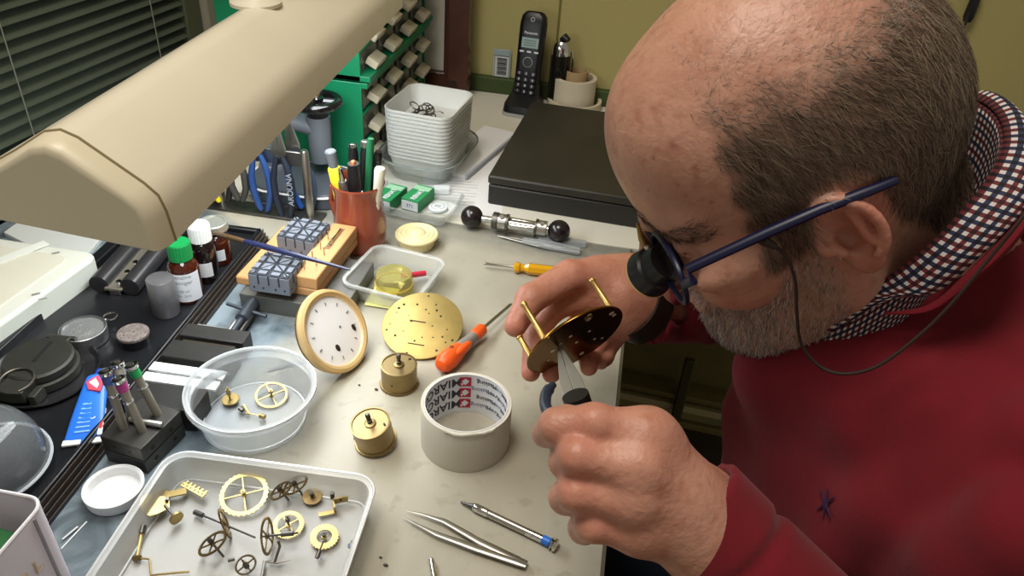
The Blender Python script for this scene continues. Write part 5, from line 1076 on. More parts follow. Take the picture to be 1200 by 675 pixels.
for s in (-1, 1):
    h.cap((.075, s*.014, .030), (.066, s*.044, .033), .0125, .011, .012)
    h.ell((.058, s*.040, -.022), (.026, .022, .022), .02)           # cheek
    h.ell((.062, s*.062, -.000), (.022, .007, .008), .02)           # zygoma
    h.cap((.000, s*.052, -.055), (.060, s*.026, -.090), .018, .017, .025)  # jaw
    h.cap((-.003, s*.058, -.010), (.000, s*.053, -.055), .018, .017, .02)
h.ell((.052, 0, -.070), (.036, .036, .034), .02)                   # mouth region
h.ell((.072, 0, -.092), (.018, .022, .016), .016)                  # chin
h.ell((.030, 0, -.092), (.045, .040, .022), .03)                   # under chin
h.ell((.0, 0, -.08), (.05, .048, .035), .03)
for s in (-1, 1):
    h.ell((.094, s*.031, .012), (.016, .016, .012), .014, '-')      # orbit
    h.ell((.0745, s*.031, .011), (.0125, .0135, .0115), .003)       # eyeball with lids
    h.cap((.0845, s*.021, .0085), (.081, s*.041, .0090), .0016, .0016, .002, '-')  # lid slit
    h.cap((.078, s*.020, -.004), (.073, s*.044, -.004), .004, .004, .008)   # bag below the eye
h.cap((.086, 0, .022), (.108, 0, -.020), .0085, .0095, .010)        # nose
h.ell((.109, 0, -.022), (.012, .0105, .010), .006)
for s in (-1, 1):
    h.ell((.099, s*.0115, -.027), (.010, .0065, .0075), .005)
    h.ell((.103, s*.0065, -.034), (.005, .003, .004), .003, '-')
    h.cap((.097, s*.018, -.033), (.088, s*.028, -.058), .0014, .0014, .008, '-')
h.cap((.0875, -.020, -.0575), (.0875, .020, -.0575), .0052, .0052, .006)
h.ell((.090, 0, -.0565), (.0065, .014, .0045), .004); h.ell((.088, 0, -.0665), (.007, .014, .0055), .005)
h.cap((.094, -.019, -.0615), (.094, .019, -.0615), .0016, .0016, .003, '-')
# neck
h.cap((-.026, 0, -.030), (-.062, 0, -.150), .052, .055, .02)
h.cap((-.038, 0, -.010), (-.058, 0, -.110), .046, .052, .02)
h.cap((.0, 0, -.085), (-.050, 0, -.150), .040, .050, .04)
# ears
EK = .94
for s in (-1, 1):
    Re = rotm('Y', 22)@rotm('Z', s*-18)@rotm('X', s*8)
    ec = np.array([-.0035, s*.0785, .004])
    def eo(x, y, z): return ec+Re@(np.array([x, s*y, z])*EK)
    h.ell(eo(0, .002, .003), (.0185*EK, .0045, .029*EK), .004, R=Re)
    n = 22; rim = []
    for i in range(n+1):
        a = math.radians(-35+270*i/n); rim.append(eo(-.0175*math.sin(a)*-1*-1 if False else .0175*math.cos(a+.35), .0085-.002*math.sin(a), .006+.0245*math.sin(a+.35)))
    for i in range(n): h.cap(rim[i], rim[i+1], .0030, .0030, .002)
    h.ell(eo(-.0005, .0085, .004), (.0105, .0070, .0155), .004, '-', R=Re)
    h.ell(eo(.005, .006, -.004), (.0075, .0080, .0085), .003, '-', R=Re)
    h.cap(eo(-.009, .0065, .016), eo(-.006, .0075, -.008), .0026, .0030, .004)      # antihelix
    h.cap(eo(.0135, .0055, -.001), eo(.012, .006, -.008), .0034, .0034, .004)        # tragus
    h.ell(eo(.006, .003, -.024), (.0085, .0048, .0095), .006, R=Re)                   # lobe
Vh, Qh = h.mesh(); Nh = h.grad(Vh)
def hairmask(p):
    x, y, z = p[:, 0], np.abs(p[:, 1]), p[:, 2]
    def ss(a, b, t): t = np.clip((t-a)/(b-a), 0, 1); return t*t*(3-2*t)
    wob = .004*np.sin(x*190)+.003*np.sin(z*260+1)
    top = np.interp(x, [-.12, -.09, -.06, -.03, 0, .02, .045], [.100, .096, .091, .087, .087, .088, .090])
    m = ss(-.014, .012, top+.001-z+wob*.6)*ss(-.006, .006, .041-x-.10*np.clip(z-.05, 0, 1)+wob)
    low = np.interp(x, [-.12, -.055, -.035, -.02, .012, .022, .06], [-.055, -.050, -.02, .034, .036, -.010, -.012])
    return m*ss(-.005, .008, z-low+wob*.6)
def beardmask(p):
    x, y, z = p[:, 0], np.abs(p[:, 1]), p[:, 2]
    def ss(a, b, t): t = np.clip((t-a)/(b-a), 0, 1); return t*t*(3-2*t)
    jl = np.interp(x, [.0, .03, .05, .075, .11], [-.004, -.010, -.040, -.047, -.044])
    m = ss(-.004, .006, jl-z)*ss(.004, .016, x)*ss(-.005, .005, z+.112)
    lips = ((x > .08) & (y < .020) & (z > -.070) & (z < -.052)); return m*(1-lips*.9)
hm = hairmask(Vh); bm = beardmask(Vh)
red = np.exp(-(((Vh-np.array([.110, 0, -.022]))/.02)**2).sum(1))*.8
for s in (-1, 1):
    red = np.maximum(red, .75*np.exp(-(((Vh-np.array([-.012, s*.086, .006]))/np.array([.022, .012, .03]))**2).sum(1)))
    red = np.maximum(red, .35*np.exp(-(((Vh-np.array([.07, s*.045, -.02]))/.022)**2).sum(1)))
spot = np.zeros(len(Vh))
for x, y, z, r in ((.060, .049, .086, .0042), (.071, .043, .082, .0020), (.056, .058, .075, .0034), (.057, .060, .069, .0022), (.066, .054, .067, .0026), (.056, .064, .053, .0020), (.064, .052, .060, .002), (.075, .035, .062, .0016)):
    c_ = Vh[((Vh-np.array([x, y, z]))**2).sum(1).argmin()]; spot = np.maximum(spot, .8*np.exp(-((Vh-c_)**2).sum(1)/(r*r*.45)))
brow = np.zeros(len(Vh))
for s in (-1, 1):
    a = np.array([.095, s*.012, .030]); b_ = np.array([.070, s*.052, .032]); t = np.clip(((Vh-a)@(b_-a))/((b_-a)@(b_-a)), 0, 1); dd_ = np.linalg.norm(Vh-a-t[:, None]*(b_-a), axis=1); brow = np.maximum(brow, np.exp(-(dd_/.008)**2))
Vw = hw(Vh)
# ---- hands (world space)
def dp(px, py, d): return D(px, py, d)
# near (left) hand: index..little, knuckles towards the camera, gripping the pliers
LW = dp(836, 622, .470); h1 = F(np.minimum(dp(600, 680, .40), dp(640, 440, .53))-.05, np.array([.24, .47, 1.02]), .0018)
h1.lo = np.array([-.03, .20, .80]); h1.n = np.ceil((np.array([.22, .42, 1.02])-h1.lo)/h1.h).astype(int)+1; h1.ax = [h1.lo[i]+h1.h*np.arange(h1.n[i]) for i in range(3)]; h1.v = np.full(h1.n, 1., np.float32)
FIN = {
 'index': ([(758, 512, .441), (697, 495, .433), (652, 499, .438), (640, 508, .452)], [.0132, .0108, .0100, .0086]),
 'middle': ([(748, 548, .432), (676, 534, .427), (664, 541, .444), (686, 547, .462)], [.0128, .0104, .0098, .0085]),
 'ring': ([(744, 585, .436), (675, 577, .431), (663, 583, .449), (686, 588, .466)], [.0124, .0102, .0095, .0082]),
 'little': ([(752, 620, .446), (695, 615, .438), (684, 619, .456), (704, 622, .474)], [.0118, .0096, .0088, .0078])}
for k_, (pts, rs) in FIN.items():
    w3 = [dp(*p) for p in pts]; h1.chain(w3, rs, .005)
    h1.cap(w3[0], LW+(w3[0]-LW)*.25, rs[0]+.0005, .020, .016)
h1.cap(dp(800, 585, .455), dp(820, 640, .462), .019, .019, .02)
h1.cap(dp(765, 520, .452), dp(762, 610, .456), .0135, .0125, .018)      # palm bulk
h1.cap(dp(770, 545, .470), dp(790, 600, .480), .018, .020, .015)
for k_ in ('index', 'middle', 'ring', 'little'): h1.ell(dp(*FIN[k_][0][0])+np.array([0, -.002, .003]), (.0108, .0090, .0100), .010)  # knuckles
h1.chain([dp(815, 570, .478), dp(760, 520, .482), dp(706, 503, .470), dp(664, 492, .462)], [.0165, .0135, .0112, .0095], .008)   # thumb, closed against the index
LE = np.array([.300, .236, .745]); h1.cap(LW, LW+(LE-LW)*.5, .0245, .030, .02); h1.cap(LW+np.array([.004, .010, -.004]), LW+(LE-LW)*.5, .0225, .030, .02)
# tendons and veins
for k_ in ('index', 'middle', 'ring', 'little'):
    a = dp(*FIN[k_][0][0]); h1.cap(a+np.array([0, -.005, .0085]), LW+(a-LW)*.35+np.array([0, -.010, .016]), .0035, .0025, .010)
V1, Q1 = h1.mesh(); 
# far (right) hand holding the plate
RW = dp(760, 352, .705); h2 = F((-.10, .46, .80), (.14, .68, .98), .0018)
h2.chain([dp(735, 322, .700), dp(668, 324, .672), dp(622, 350, .650), dp(604, 382, .640)], [.0165, .0145, .0125, .0095], .008)
h2.chain([dp(690, 345, .690), dp(650, 362, .680), dp(626, 392, .672), dp(622, 436, .660)], [.0125, .0105, .0098, .0084], .006)
h2.chain([dp(697, 365, .700), dp(668, 392, .695), dp(652, 415, .684), dp(646, 438, .668)], [.0125, .0105, .0096, .0082], .006)
h2.chain([dp(712, 375, .705), dp(700, 400, .702), dp(690, 418, .690), dp(690, 430, .672)], [.0122, .0103, .0095, .0080], .006)
h2.chain([dp(722, 378, .705), dp(716, 400, .712), dp(708, 418, .705), dp(704, 424, .695)], [.0110, .0092, .0084, .0072], .006)
h2.cap(dp(700, 345, .700), dp(745, 350, .705), .020, .023, .02); h2.cap(dp(700, 330, .695), dp(740, 330, .705), .017, .020, .02); h2.cap(dp(735, 372, .695), dp(700, 372, .705), .0165, .014, .02)
h2.ell(dp(729, 358, .685), (.018, .016, .024), .014); h2.ell(dp(700, 338, .690), (.016, .014, .012), .012)
RE = np.array([.22, .73, .83]); h2.cap(RW, RW+(RE-RW)*.4, .0265, .033, .02)
V2, Q2 = h2.mesh()
# torso skin (under the clothes)
bz = F((-.08, .02, .38), (.68, 1.0, 1.09), .008)
SHL = np.array([.315, .355, .935]); SHR = np.array([.300, .690, .920]); NB = hw1((-.075, 0, -.135))
def torso(f, g, k=.05):
    f.ell((.262, .515, .82), (.118+g, .165+g, .17+g), k); f.ell((.285, .505, .64), (.125+g, .150+g, .15+g), k)
    f.cap(SHL, SHR, .052+g, .052+g, k); f.cap(NB, (.27, .52, .90), .05+g, .07+g, k); f.ell((.31, .50, .52), (.13+g, .16+g, .09+g), k)
    f.chain([SHL, LE+np.array([.0, .01, .0]), ], [.048+g, .038+g], .03); f.chain([SHR, RE], [.048+g, .038+g], .03)
def legs(f, g):
    for y in (.40, .60): f.chain([(.30, y, .53), (-.02+.06*(y > .5), y-.03+.06*(y > .5), .53), (.0, y, .10), (-.10, y, .05)], [.075+g, .055+g, .040+g, .035], .03)
torso(bz, -.012); legs(bz, 0); bz.cap(LE, LW+(LE-LW)*.4, .034, .030, .02); bz.cap(RE, RW+(RE-RW)*.35, .036, .032, .02)
V3, Q3 = bz.mesh()
VV = np.concatenate([Vw, V1, V2, V3]); o1 = len(Vw); o2 = o1+len(V1); o3 = o2+len(V2)
QQ = np.concatenate([Qh, Q1+o1, Q2+o2, Q3+o3])
z_ = np.zeros
handred = lambda V, tips, base: np.clip(base+sum(.45*np.exp(-((V-dp(*p))**2).sum(1)/.014**2) for p in tips), 0, 1)
r1 = handred(V1, [FIN[k_][0][1] for k_ in FIN]+[FIN[k_][0][0] for k_ in FIN], .12); r2 = handred(V2, [(604, 382, .64), (622, 436, .66), (646, 438, .668), (690, 430, .672), (668, 324, .672)], .30)
A = dict(hair=np.r_[hm, z_(len(V1)+len(V2)+len(V3))], beard=np.r_[bm, z_(len(V1)+len(V2)+len(V3))], red=np.r_[red, r1, r2, z_(len(V3))], spot=np.r_[np.maximum(spot, 0), z_(len(V1)+len(V2)+len(V3))], brow=np.r_[brow, z_(len(V1)+len(V2)+len(V3))])
# skin material
sk = bpy.data.materials.new('skin'); sk.use_nodes = True; nt = sk.node_tree; b = nt.nodes['Principled BSDF']; tc = nt.nodes.new('ShaderNodeTexCoord')
def att(n): a = nt.nodes.new('ShaderNodeAttribute'); a.attribute_name = n; return a.outputs['Fac']
cc = mixc(ramp(noise(28, 6), .35, .7), 'bb8872', 'cc9c86')
cc = mixc(ramp(noise(110, 4), .5, .75), cc, 'b57f68')
cc = mixc(math_('MULTIPLY', att('red'), .8), cc, 'c9705c'); cc = mixc(math_('MULTIPLY', att('spot'), .8), cc, '8c4a38')
cc = mixc(math_('MULTIPLY', att('hair'), .78), cc, '54443a'); cc = mixc(math_('MULTIPLY', att('beard'), .35), cc, '8d8078'); cc = mixc(math_('MULTIPLY', att('brow'), .5), cc, '5c463a')
nt.links.new(cc, b.inputs['Base Color']); b.inputs['Roughness'].default_value = .46; b.inputs['Subsurface Weight'].default_value = .12; b.inputs['Subsurface Radius'].default_value = (.008, .003, .0015); b.inputs['Subsurface Scale'].default_value = 1
bp = nt.nodes.new('ShaderNodeBump'); bp.inputs['Strength'].default_value = .5; bp.inputs['Distance'].default_value = .0012; nt.links.new(math_('ADD', noise(240, 5), math_('MULTIPLY', noise(60, 4, 1.5), .9)), bp.inputs['Height']); nt.links.new(bp.outputs[0], b.inputs['Normal'])
man = thing('person', 'bald bearded man in a red sweater bending over the bench with pliers', 'person', (.30, .5, .0)); MI = Vector(man.location)
def rel(V): return V-np.array(MI)
body = fastmesh('body', rel(VV), QQ, sk, man, A)
# ---- hair strands
def strands(name, n, maskf, Lr, rad, mats, seed, dirf, dens=None, lift=.25):
    rg = np.random.default_rng(seed); m = maskf(Vh); w_ = m**1.0; idx = rg.choice(len(Vh), n, p=w_/w_.sum())
    p = Vh[idx]+rg.normal(size=(n, 3))*.0008; nn = Nh[idx]; d = dirf(p)+rg.normal(size=(n, 3))*.25; d -= nn*(d*nn).sum(1)[:, None]; d /= np.linalg.norm(d, axis=1)[:, None]
    L = rg.uniform(*Lr, n)*(.55+.45*m[idx]); sd_ = np.cross(d, nn); sd_ /= np.linalg.norm(sd_, axis=1)[:, None]; S = 4; vs = []
    wav = rg.normal(size=n)*.12
    for k in range(S):
        t = k/(S-1); c = p+d*(L*t)[:, None]+nn*((L*lift*(t-.45*t*t))-.0006)[:, None]+sd_*(wav*L*t*t)[:, None]; r = rad*(1-.75*t)
        for j in range(3):
            a = 2*math.pi*j/3; vs.append(c+sd_*r*math.cos(a)+nn*r*math.sin(a))
    V = np.stack(vs, 1).reshape(-1, 3); q = []
    for k in range(S-1):
        for j in range(3): q.append([k*3+j, k*3+(j+1) % 3, (k+1)*3+(j+1) % 3, (k+1)*3+j])
    Q = (np.arange(n)[:, None, None]*(3*S)+np.array(q)[None]).reshape(-1, 4)
    return fastmesh(name, rel(hw(V)), Q, mats, man, dict(tone=np.repeat(rg.random(n), 3*S)))
def hairmat(name, c1, c2):
    m = bpy.data.materials.new(name); m.use_nodes = True; nt = m.node_tree; b = nt.nodes['Principled BSDF']; a = nt.nodes.new('ShaderNodeAttribute'); a.attribute_name = 'tone'
    r = nt.nodes.new('ShaderNodeValToRGB'); r.color_ramp.elements[0].color = lin(c1); r.color_ramp.elements[1].color = lin(c2); r.color_ramp.elements[0].position = .35; r.color_ramp.elements[1].position = .95
    nt.links.new(a.outputs['Fac'], r.inputs[0]); nt.links.new(r.outputs[0], b.inputs['Base Color']); b.inputs['Roughness'].default_value = .5; return m
HMAT = hairmat('hair_brown_grey', '4d3e32', 'a9977f'); BMAT = hairmat('beard_grey', '7a6f66', 'efece8')
def dhair(p): # combed back and down
    d = np.zeros_like(p); d[:, 0] = -.30-.4*np.clip((p[:, 2]-.05)/.05, -1, 1); d[:, 2] = -.9; d[:, 0] = np.where(p[:, 0] < -.06, .1, d[:, 0]); return d
strands('hair', 36000, hairmask, (.007, .014), .00016, HMAT, 3, dhair, lift=.14)
def wisp(p): 
    x, y, z = p[:, 0], np.abs(p[:, 1]), p[:, 2]; return ((z > .085) & (x < .04) & (x > -.10)).astype(float)*.5*np.exp(-np.clip(z-.095, 0, 1)/.018)+1e-9
strands('hair_wisps', 3200, wisp, (.006, .013), .00010, hairmat('hair_light_grey', '8d8378', 'cfc6b8'), 5, lambda p: np.tile([-.6, .0, .3], (len(p), 1)), lift=.5)
strands('beard', 9000, lambda p: beardmask(p)*np.interp(p[:, 0], [0, .03, .06, .09], [.35, .5, .9, 1.0]), (.004, .0085), .00018, BMAT, 4, lambda p: np.tile([.35, 0, -1.], (len(p), 1)), lift=.55)
def bmask(p):
    r = np.zeros(len(p))
    for s in (-1, 1):
        a = np.array([.095, s*.012, .030]); b_ = np.array([.070, s*.052, .032]); t = np.clip(((p-a)@(b_-a))/((b_-a)@(b_-a)), 0, 1); r = np.maximum(r, (np.linalg.norm(p-a-t[:, None]*(b_-a), axis=1) < .0100).astype(float))
    return r+1e-12
strands('eyebrows', 1300, bmask, (.005, .010), .00016, hairmat('brow_hair', '3f3029', '7b6a5c'), 6, lambda p: np.stack([-.3*np.ones(len(p)), np.sign(p[:, 1]), .3*np.ones(len(p))], 1), lift=.3)
# ---- sweater
SWM = mat('red_wool', '720a1c', .92, noise=.10, nscale=40, bump=.4, bscale=1400, sheen=.08)
sw = F((-.02, .03, .42), (.62, .95, 1.12), .0037)
torso(sw, .014, .06)
def pt(a, b, t): return np.array(a)+(np.array(b)-np.array(a))*t
LC = dp(822, 612, .4665); RCF = dp(775, 357, .716)
LEs = LE; cuffd = nrm(LC-LE)
LC0 = pt(LW, LE, -.02)
sw.chain([LE+np.array([.0, .01, 0]), pt(LE, LW, .55), pt(LE, LW, .93)], [.056, .046, .0385], .015)
sw.cap(pt(LE, LW, .93), pt(LE, LW, 1.07), .0385, .0368, .002)
_ax = nrm(LW-LE); _q = nrm(np.cross(_ax, [0, 0, 1])); _u = np.cross(_ax, _q); _rg = [pt(LE, LW, .935)+(_q*math.cos(a)+_u*math.sin(a))*.0400 for a in np.linspace(0, 2*math.pi, 25)]
CREASE = _rg                 # folded cuff
sw.chain([SHL, LE], [.072, .060], .02)
sw.chain([RE, pt(RE, RW, .55), pt(RE, RW, 1.03)], [.056, .050, .040], .03); sw.chain([SHR, RE], [.070, .058], .05)
# folds
fa = [((.30, .34, .70), (.17, .44, .84), .012), ((.40, .30, .72), (.23, .40, .88), .014), ((.42, .26, .80), (.26, .33, .93), .012), ((.35, .22, .74), (.22, .27, .84), .010), ((.20, .42, .70), (.14, .52, .82), .010), ((.24, .40, .93), (.16, .50, .86), .007)]
for a, b_, r in fa: sw.cap(a, b_, r, r*.7, .035, '+')
for a, b_, r in (((.29, .31, .68), (.17, .40, .80), .016), ((.36, .30, .75), (.24, .35, .86), .012)): pass
for i, t in enumerate((.16, .32, .50)):
    c = pt(LE, LW, t); ax = nrm(LW-LE); q = nrm(np.cross(ax, [0, 0, 1])); u2 = np.cross(ax, q); r0 = .060-.022*t
    for a0 in np.linspace(.3+i*1.1, 2.6+i*1.1, 9): 
        sw.ell(c+(q*math.cos(a0)+u2*math.sin(a0))*r0+ax*.006*math.sin(a0*2), (.010, .010, .010), .012)
for i, t in enumerate((.35, .55, .75)):
    c = pt(RE, RW, t); ax = nrm(RW-RE); q = nrm(np.cross(ax, [0, 0, 1])); u2 = np.cross(ax, q); r0 = .054-.012*t
    for a0 in np.linspace(2.5+i*.5, 5.6+i*.5, 12): sw.ell(c+(q*math.cos(a0)+u2*math.sin(a0))*r0+ax*.008*math.sin(a0*2), (.008, .008, .008), .010)
# cuffs cut off flat and hollowed
for E_, W_h, t, R_, ri in ((LE, LW, 1.07, .048, .0300), (RE, RW, 1.0, .048, .031)):
    c = pt(E_, W_h, t); ax = nrm(W_h-E_); sw.ell(c+ax*.155, (.155, .155, .155), .001, '-'); sw.cap(c-ax*.010, c+ax*.05, ri, ri, .002, '-')
sw.cap(dp(915, 436, .575), dp(1040, 424, .535), .035, .045, .04)
# neck opening
NC = np.array([.232, .527, .985]); nax = nrm(NB-np.array([.30, .53, .87]))
sw.cap(hw1((-.065, 0, -.085)), hw1((-.085, 0, -.135)), .058, .056, .006, '-')
from mathutils.bvhtree import BVHTree
Vs, Qs = sw.mesh(); bv = BVHTree.FromPolygons([tuple(v) for v in Vs], [tuple(int(i) for i in q) for q in Qs])
def shit(px, py):
    r = bv.ray_cast(Vector(tuple(CAM)), Vector(tuple(ray(px, py))).normalized()); return np.array(r[0]) if r[0] is not None else None
def fold(pp, r, off, k, op):
    P3 = [shit(*p) for p in pp]
    if any(p is None for p in P3): return
    P3 = [p+nrm(CAM-p)*off for p in P3]
    for i in range(len(P3)-1): sw.cap(P3[i], P3[i+1], r, r, k, op)
fold(((1035, 673), (1080, 640), (1135, 598), (1199, 556)), .012, .0045, .022, '-')
fold(((1090, 674), (1140, 656), (1199, 622)), .034, -.018, .012, '+')
fold(((985, 640), (1040, 590), (1110, 545), (1199, 505)), .014, -.011, .03, '+')
fold(((1010, 500), (1090, 470), (1180, 420)), .012, -.010, .03, '+')
for _i in range(24): sw.cap(CREASE[_i], CREASE[_i+1], .0042, .0042, .004, '-')
fold(((785, 345), (800, 370), (806, 392)), .004, .001, .012, '-'); fold(((815, 350), (828, 375), (832, 395)), .006, -.003, .012, '+')
Vs, Qs = sw.mesh(); sweater = fastmesh('sweater', rel(Vs), Qs, SWM, man)
# embroidered emblem on the chest
def onobj(o, px, py):
    Mi = o.matrix_world.inverted(); ok, loc, n, _ = o.ray_cast(Vector(tuple(CAM-np.array(MI))), Vector(tuple(ray(px, py))).normalized()); return (loc, n) if ok else (None, None)
bpy.context.view_layer.update()
lc, nn_ = onobj(sweater, 970, 590)
if lc is not None:
    q = nn_.to_track_quat('Z', 'Y').to_matrix().to_4x4(); q.translation = lc+nn_*.0018; up_ = (RC@np.array([0, 1, 0])); ul = q.to_3x3().inverted()@Vector(tuple(up_)); q = q@Matrix.Rotation(math.atan2(ul.y, ul.x)-math.pi/2, 4, 'Z')
    g = G().at(q); 
    for a_ in (40, 130, 220, 310, 85, 265): g.cyl((0, 0, 0), (.0100*math.cos(math.radians(a_)), .0100*math.sin(math.radians(a_)), 0), .0010, .0005, n=6)
    g.prism([(.0030, .0004), (.0012, .0022), (-.0022, .0028), (-.0032, -.0002), (-.0012, -.0030), (.0024, -.0026)], -.0003, .0005); g.build('embroidered_emblem', mat('emblem_purple', '3a1a42', .8), man, label='small dark purple embroidered emblem')
# ---- trousers, shoes
tf = F((-.2, .25, .08), (.60, .75, .62), .008); tf.ell((.31, .50, .52), (.142, .172, .10), .04); legs(tf, .014); tf.ell((-.08, .40, .0), (.2, .5, .085), .004, '-')
Vt, Qt = tf.mesh(); fastmesh('trousers', rel(Vt), Qt, mat('dark_denim', '1e2a3d', .8, noise=.2, nscale=30), man)
for y in (.40, .60): G().loft([[(-.14+x*k+MI.x*-1, y+w_*.9*k+-MI.y, z) for x, w_, _ in rrect(.26, .095, .04, 0, 6)] for z, k in ((.002, 1), (.02, 1), (.06, .9), (.09, .55))]).build('shoe', mat('black_shoe', '141414', .35), man)
stl = thing('work_stool', 'plain dark work stool under the seated man', 'stool', (.33, .5, 0)); G().lathe([(0, .365), (.16, .365), (.17, .375), (.17, .395), (.16, .403), (0, .403)], 40).build('seat', mat('stool_vinyl', '1d1c1b', .5), stl); G().cyl((0, 0, .05), (0, 0, .365), .025).build('column', CHROME, stl)
for k in range(5): a = k*2*math.pi/5; G().box((.12*math.cos(a), .12*math.sin(a), .04), (.24, .04, .03), Matrix.Rotation(a, 3, 'Z')).cyl((.23*math.cos(a), .23*math.sin(a)-.01, .015), (.23*math.cos(a), .23*math.sin(a)+.01, .015), .015).build('leg', BLACKM, stl)
# ---- shirt collar (band + fall) : ring through points seen in the photograph
def plaid():
    m = bpy.data.materials.new('plaid_shirt_cotton'); m.use_nodes = True; nt = m.node_tree; b = nt.nodes['Principled BSDF']; b.inputs['Roughness'].default_value = .8
    uvn = nt.nodes.new('ShaderNodeUVMap'); sx = nt.nodes.new('ShaderNodeSeparateXYZ'); nt.links.new(uvn.outputs[0], sx.inputs[0])
    def M(op, a, b2=None):
        n = nt.nodes.new('ShaderNodeMath'); n.operation = op
        for i, v in enumerate((a, b2)):
            if v is None: continue
            if isinstance(v, (int, float)): n.inputs[i].default_value = v
            else: nt.links.new(v, n.inputs[i])
        return n.outputs[0]
    def mx(f, a, c, mode='MIX'):
        n = nt.nodes.new('ShaderNodeMix'); n.data_type = 'RGBA'; n.blend_type = mode
        for i, v in ((0, f), (6, a), (7, c)):
            if isinstance(v, (int, float)): n.inputs[i].default_value = v
            elif isinstance(v, str): n.inputs[i].default_value = lin(v)
            else: nt.links.new(v, n.inputs[i])
        return n.outputs[2]
    cols = []
    for o in (0, 1):
        u = M('MULTIPLY', sx.outputs[o], 1/.0050); st = M('LESS_THAN', M('FRACT', u), .52)      # stripe on/off
        alt = M('LESS_THAN', M('FRACT', M('MULTIPLY', u, .5)), .5)
        cols.append(mx(st, 'e6e2e0', mx(alt, '2b3354', '6e2a33')))
    c = mx(1.0, cols[0], cols[1], 'MULTIPLY'); nt.links.new(c, b.inputs['Base Color']); return m
def crv(pts, n=6):
    P_ = [2*pts[0]-pts[1]]+pts+[2*pts[-1]-pts[-2]]; out = []
    for i in range(1, len(P_)-2):
        for k in range(n):
            t = k/n; a, b_, c, d = P_[i-1:i+3]; out.append(.5*((2*b_)+(-a+c)*t+(2*a-5*b_+4*c-d)*t*t+(-a+3*b_-3*c+d)*t**3))
    out.append(P_[-2]); return out
PL = plaid()
def collar(name, top, bot, nth, wob=0):
    """closed-ish strip between two 3-D polylines, smoothly resampled, with thickness"""
    def cr(pts, n):
        pts = [np.array(p, float) for p in pts]; P_ = [2*pts[0]-pts[1]]+pts+[2*pts[-1]-pts[-2]]; out = []
        for i in range(1, len(P_)-2):
            for k in range(n):
                t = k/n; a, b_, c, d = P_[i-1:i+3]; out.append(.5*((2*b_)+(-a+c)*t+(2*a-5*b_+4*c-d)*t*t+(-a+3*b_-3*c+d)*t**3))
        out.append(P_[-2]); return np.array(out)
    A_ = cr(top, 10); B_ = cr(bot, 10); n = len(A_); K = 9; V = []; UV = []; L = np.r_[0, np.cumsum(np.linalg.norm(np.diff(A_, axis=0), axis=1))]
    ctr = A_.mean(0)
    for i in range(n):
        w_ = np.linalg.norm(B_[i]-A_[i]); out = A_[i]-ctr; out /= np.linalg.norm(out)
        for k in range(K): t = k/(K-1); V.append(A_[i]+(B_[i]-A_[i])*t+out*.004*math.sin(math.pi*t)+np.array([0, 0, 0])); UV.append((L[i], w_*t))
    Q = np.array([[i*K+k, (i+1)*K+k, (i+1)*K+k+1, i*K+k+1] for i in range(n-1) for k in range(K-1)])
    o = fastmesh(name, rel(np.array(V)), Q, PL, man); uvl = o.data.uv_layers.new(name='UVMap'); UV = np.array(UV)
    uvl.data.foreach_set('uv', UV[Q.ravel()].astype(np.float32).ravel()); md = o.modifiers.new('s', 'SOLIDIFY'); md.thickness = .0022; md.offset = 0; return o
# world-space ring: index runs from the near collar point round the back of the neck to the far point
topr = [LY(958, 362, .050), LY(1005, 345, .064), LY(1050, 318, .072), LY(1092, 284, .076), LY(1130, 245, .074), LY(1160, 208, .066), LY(1176, 168, .048), LY(1168, 135, .022), LY(1138, 116, -.010), LY(1100, 122, -.045), LY(1050, 175, -.065), LY(1000, 260, -.055)]
botr = [LY(976, 388, .062), LY(1042, 350, .080), LY(1096, 342, .090), LY(1146, 302, .094), LY(1186, 262, .092), LY(1208, 225, .082), LY(1216, 178, .060), LY(1196, 135, .030), LY(1155, 112, -.010), LY(1100, 130, -.055), LY(1040, 190, -.078), LY(990, 280, -.068)]
collar('shirt_collar', topr, botr, 60)
cN = np.mean(topr, axis=0)
bandt = [p+(cN-p)*.010+np.array([0, 0, -.0005]) for p in topr]; bandb = [p+(cN-p)*.10+np.array([0.004, 0, -.062]) for p in topr]
collar('collar_band', bandt, bandb, 60)
# sweater neckband
nb_ = [p+(cN-p)*-.02+np.array([.004, -.000, -.012]) for p in botr]
RIBM = mat('red_rib_knit', '6c091a', .92, bump=.5, bscale=700); PL_ = PL; PL = RIBM
nt_ = [p+(cN-p)*.03+np.array([.0, -.0, -.004]) for p in botr[1:]]; nbt = [p-(cN-p)*.07+np.array([.006, -.004, -.022]) for p in botr[1:]]
PL = PL_; _np = [Vector(q)-MI for q in crv([Vector(p-(cN-p)*.035+np.array([0, -.001, -.008])) for p in botr[1:-2]])]; G().tube(_np, [.0012+.0048*min(1, i/14, (len(_np)-1-i)/8) for i in range(len(_np))], 12, flat=.6).build('neckband', RIBM, man)
# chest emblem (embroidered)
# ---- eyeglasses with clip-on loupe and neck cord
gl = thing('eyeglasses', 'dark blue framed eyeglasses low on the nose of the man, with a black clip-on loupe', 'glasses', tuple(hw1((.1, 0, 0))))
GO = np.array(gl.location); r_ = lambda p: tuple(np.array(p)-GO)
BF = mat('navy_blue_frame', '0b1033', .4, coat=0)
hingeL = LY(800, 318, .078); hingeR = LY(739, 212, -.072); br_ = dp(757, 283, .505); 
ear_ = LY(1012, 226, .0855); ear_in = LY(900, 272, .0835)
gx = nrm(hingeR-hingeL); gdn = nrm(np.array(hw1((0, 0, -1.0)))-np.array(hw1((0, 0, 0)))); gdn = nrm(gdn+.25*nrm(hw1((1, 0, 0))-hw1((0, 0, 0)))); gdn = nrm(gdn-gx*(gdn@gx)); gf = nrm(np.cross(gdn, gx)); 
WG = float(np.linalg.norm(hingeR-hingeL)); 
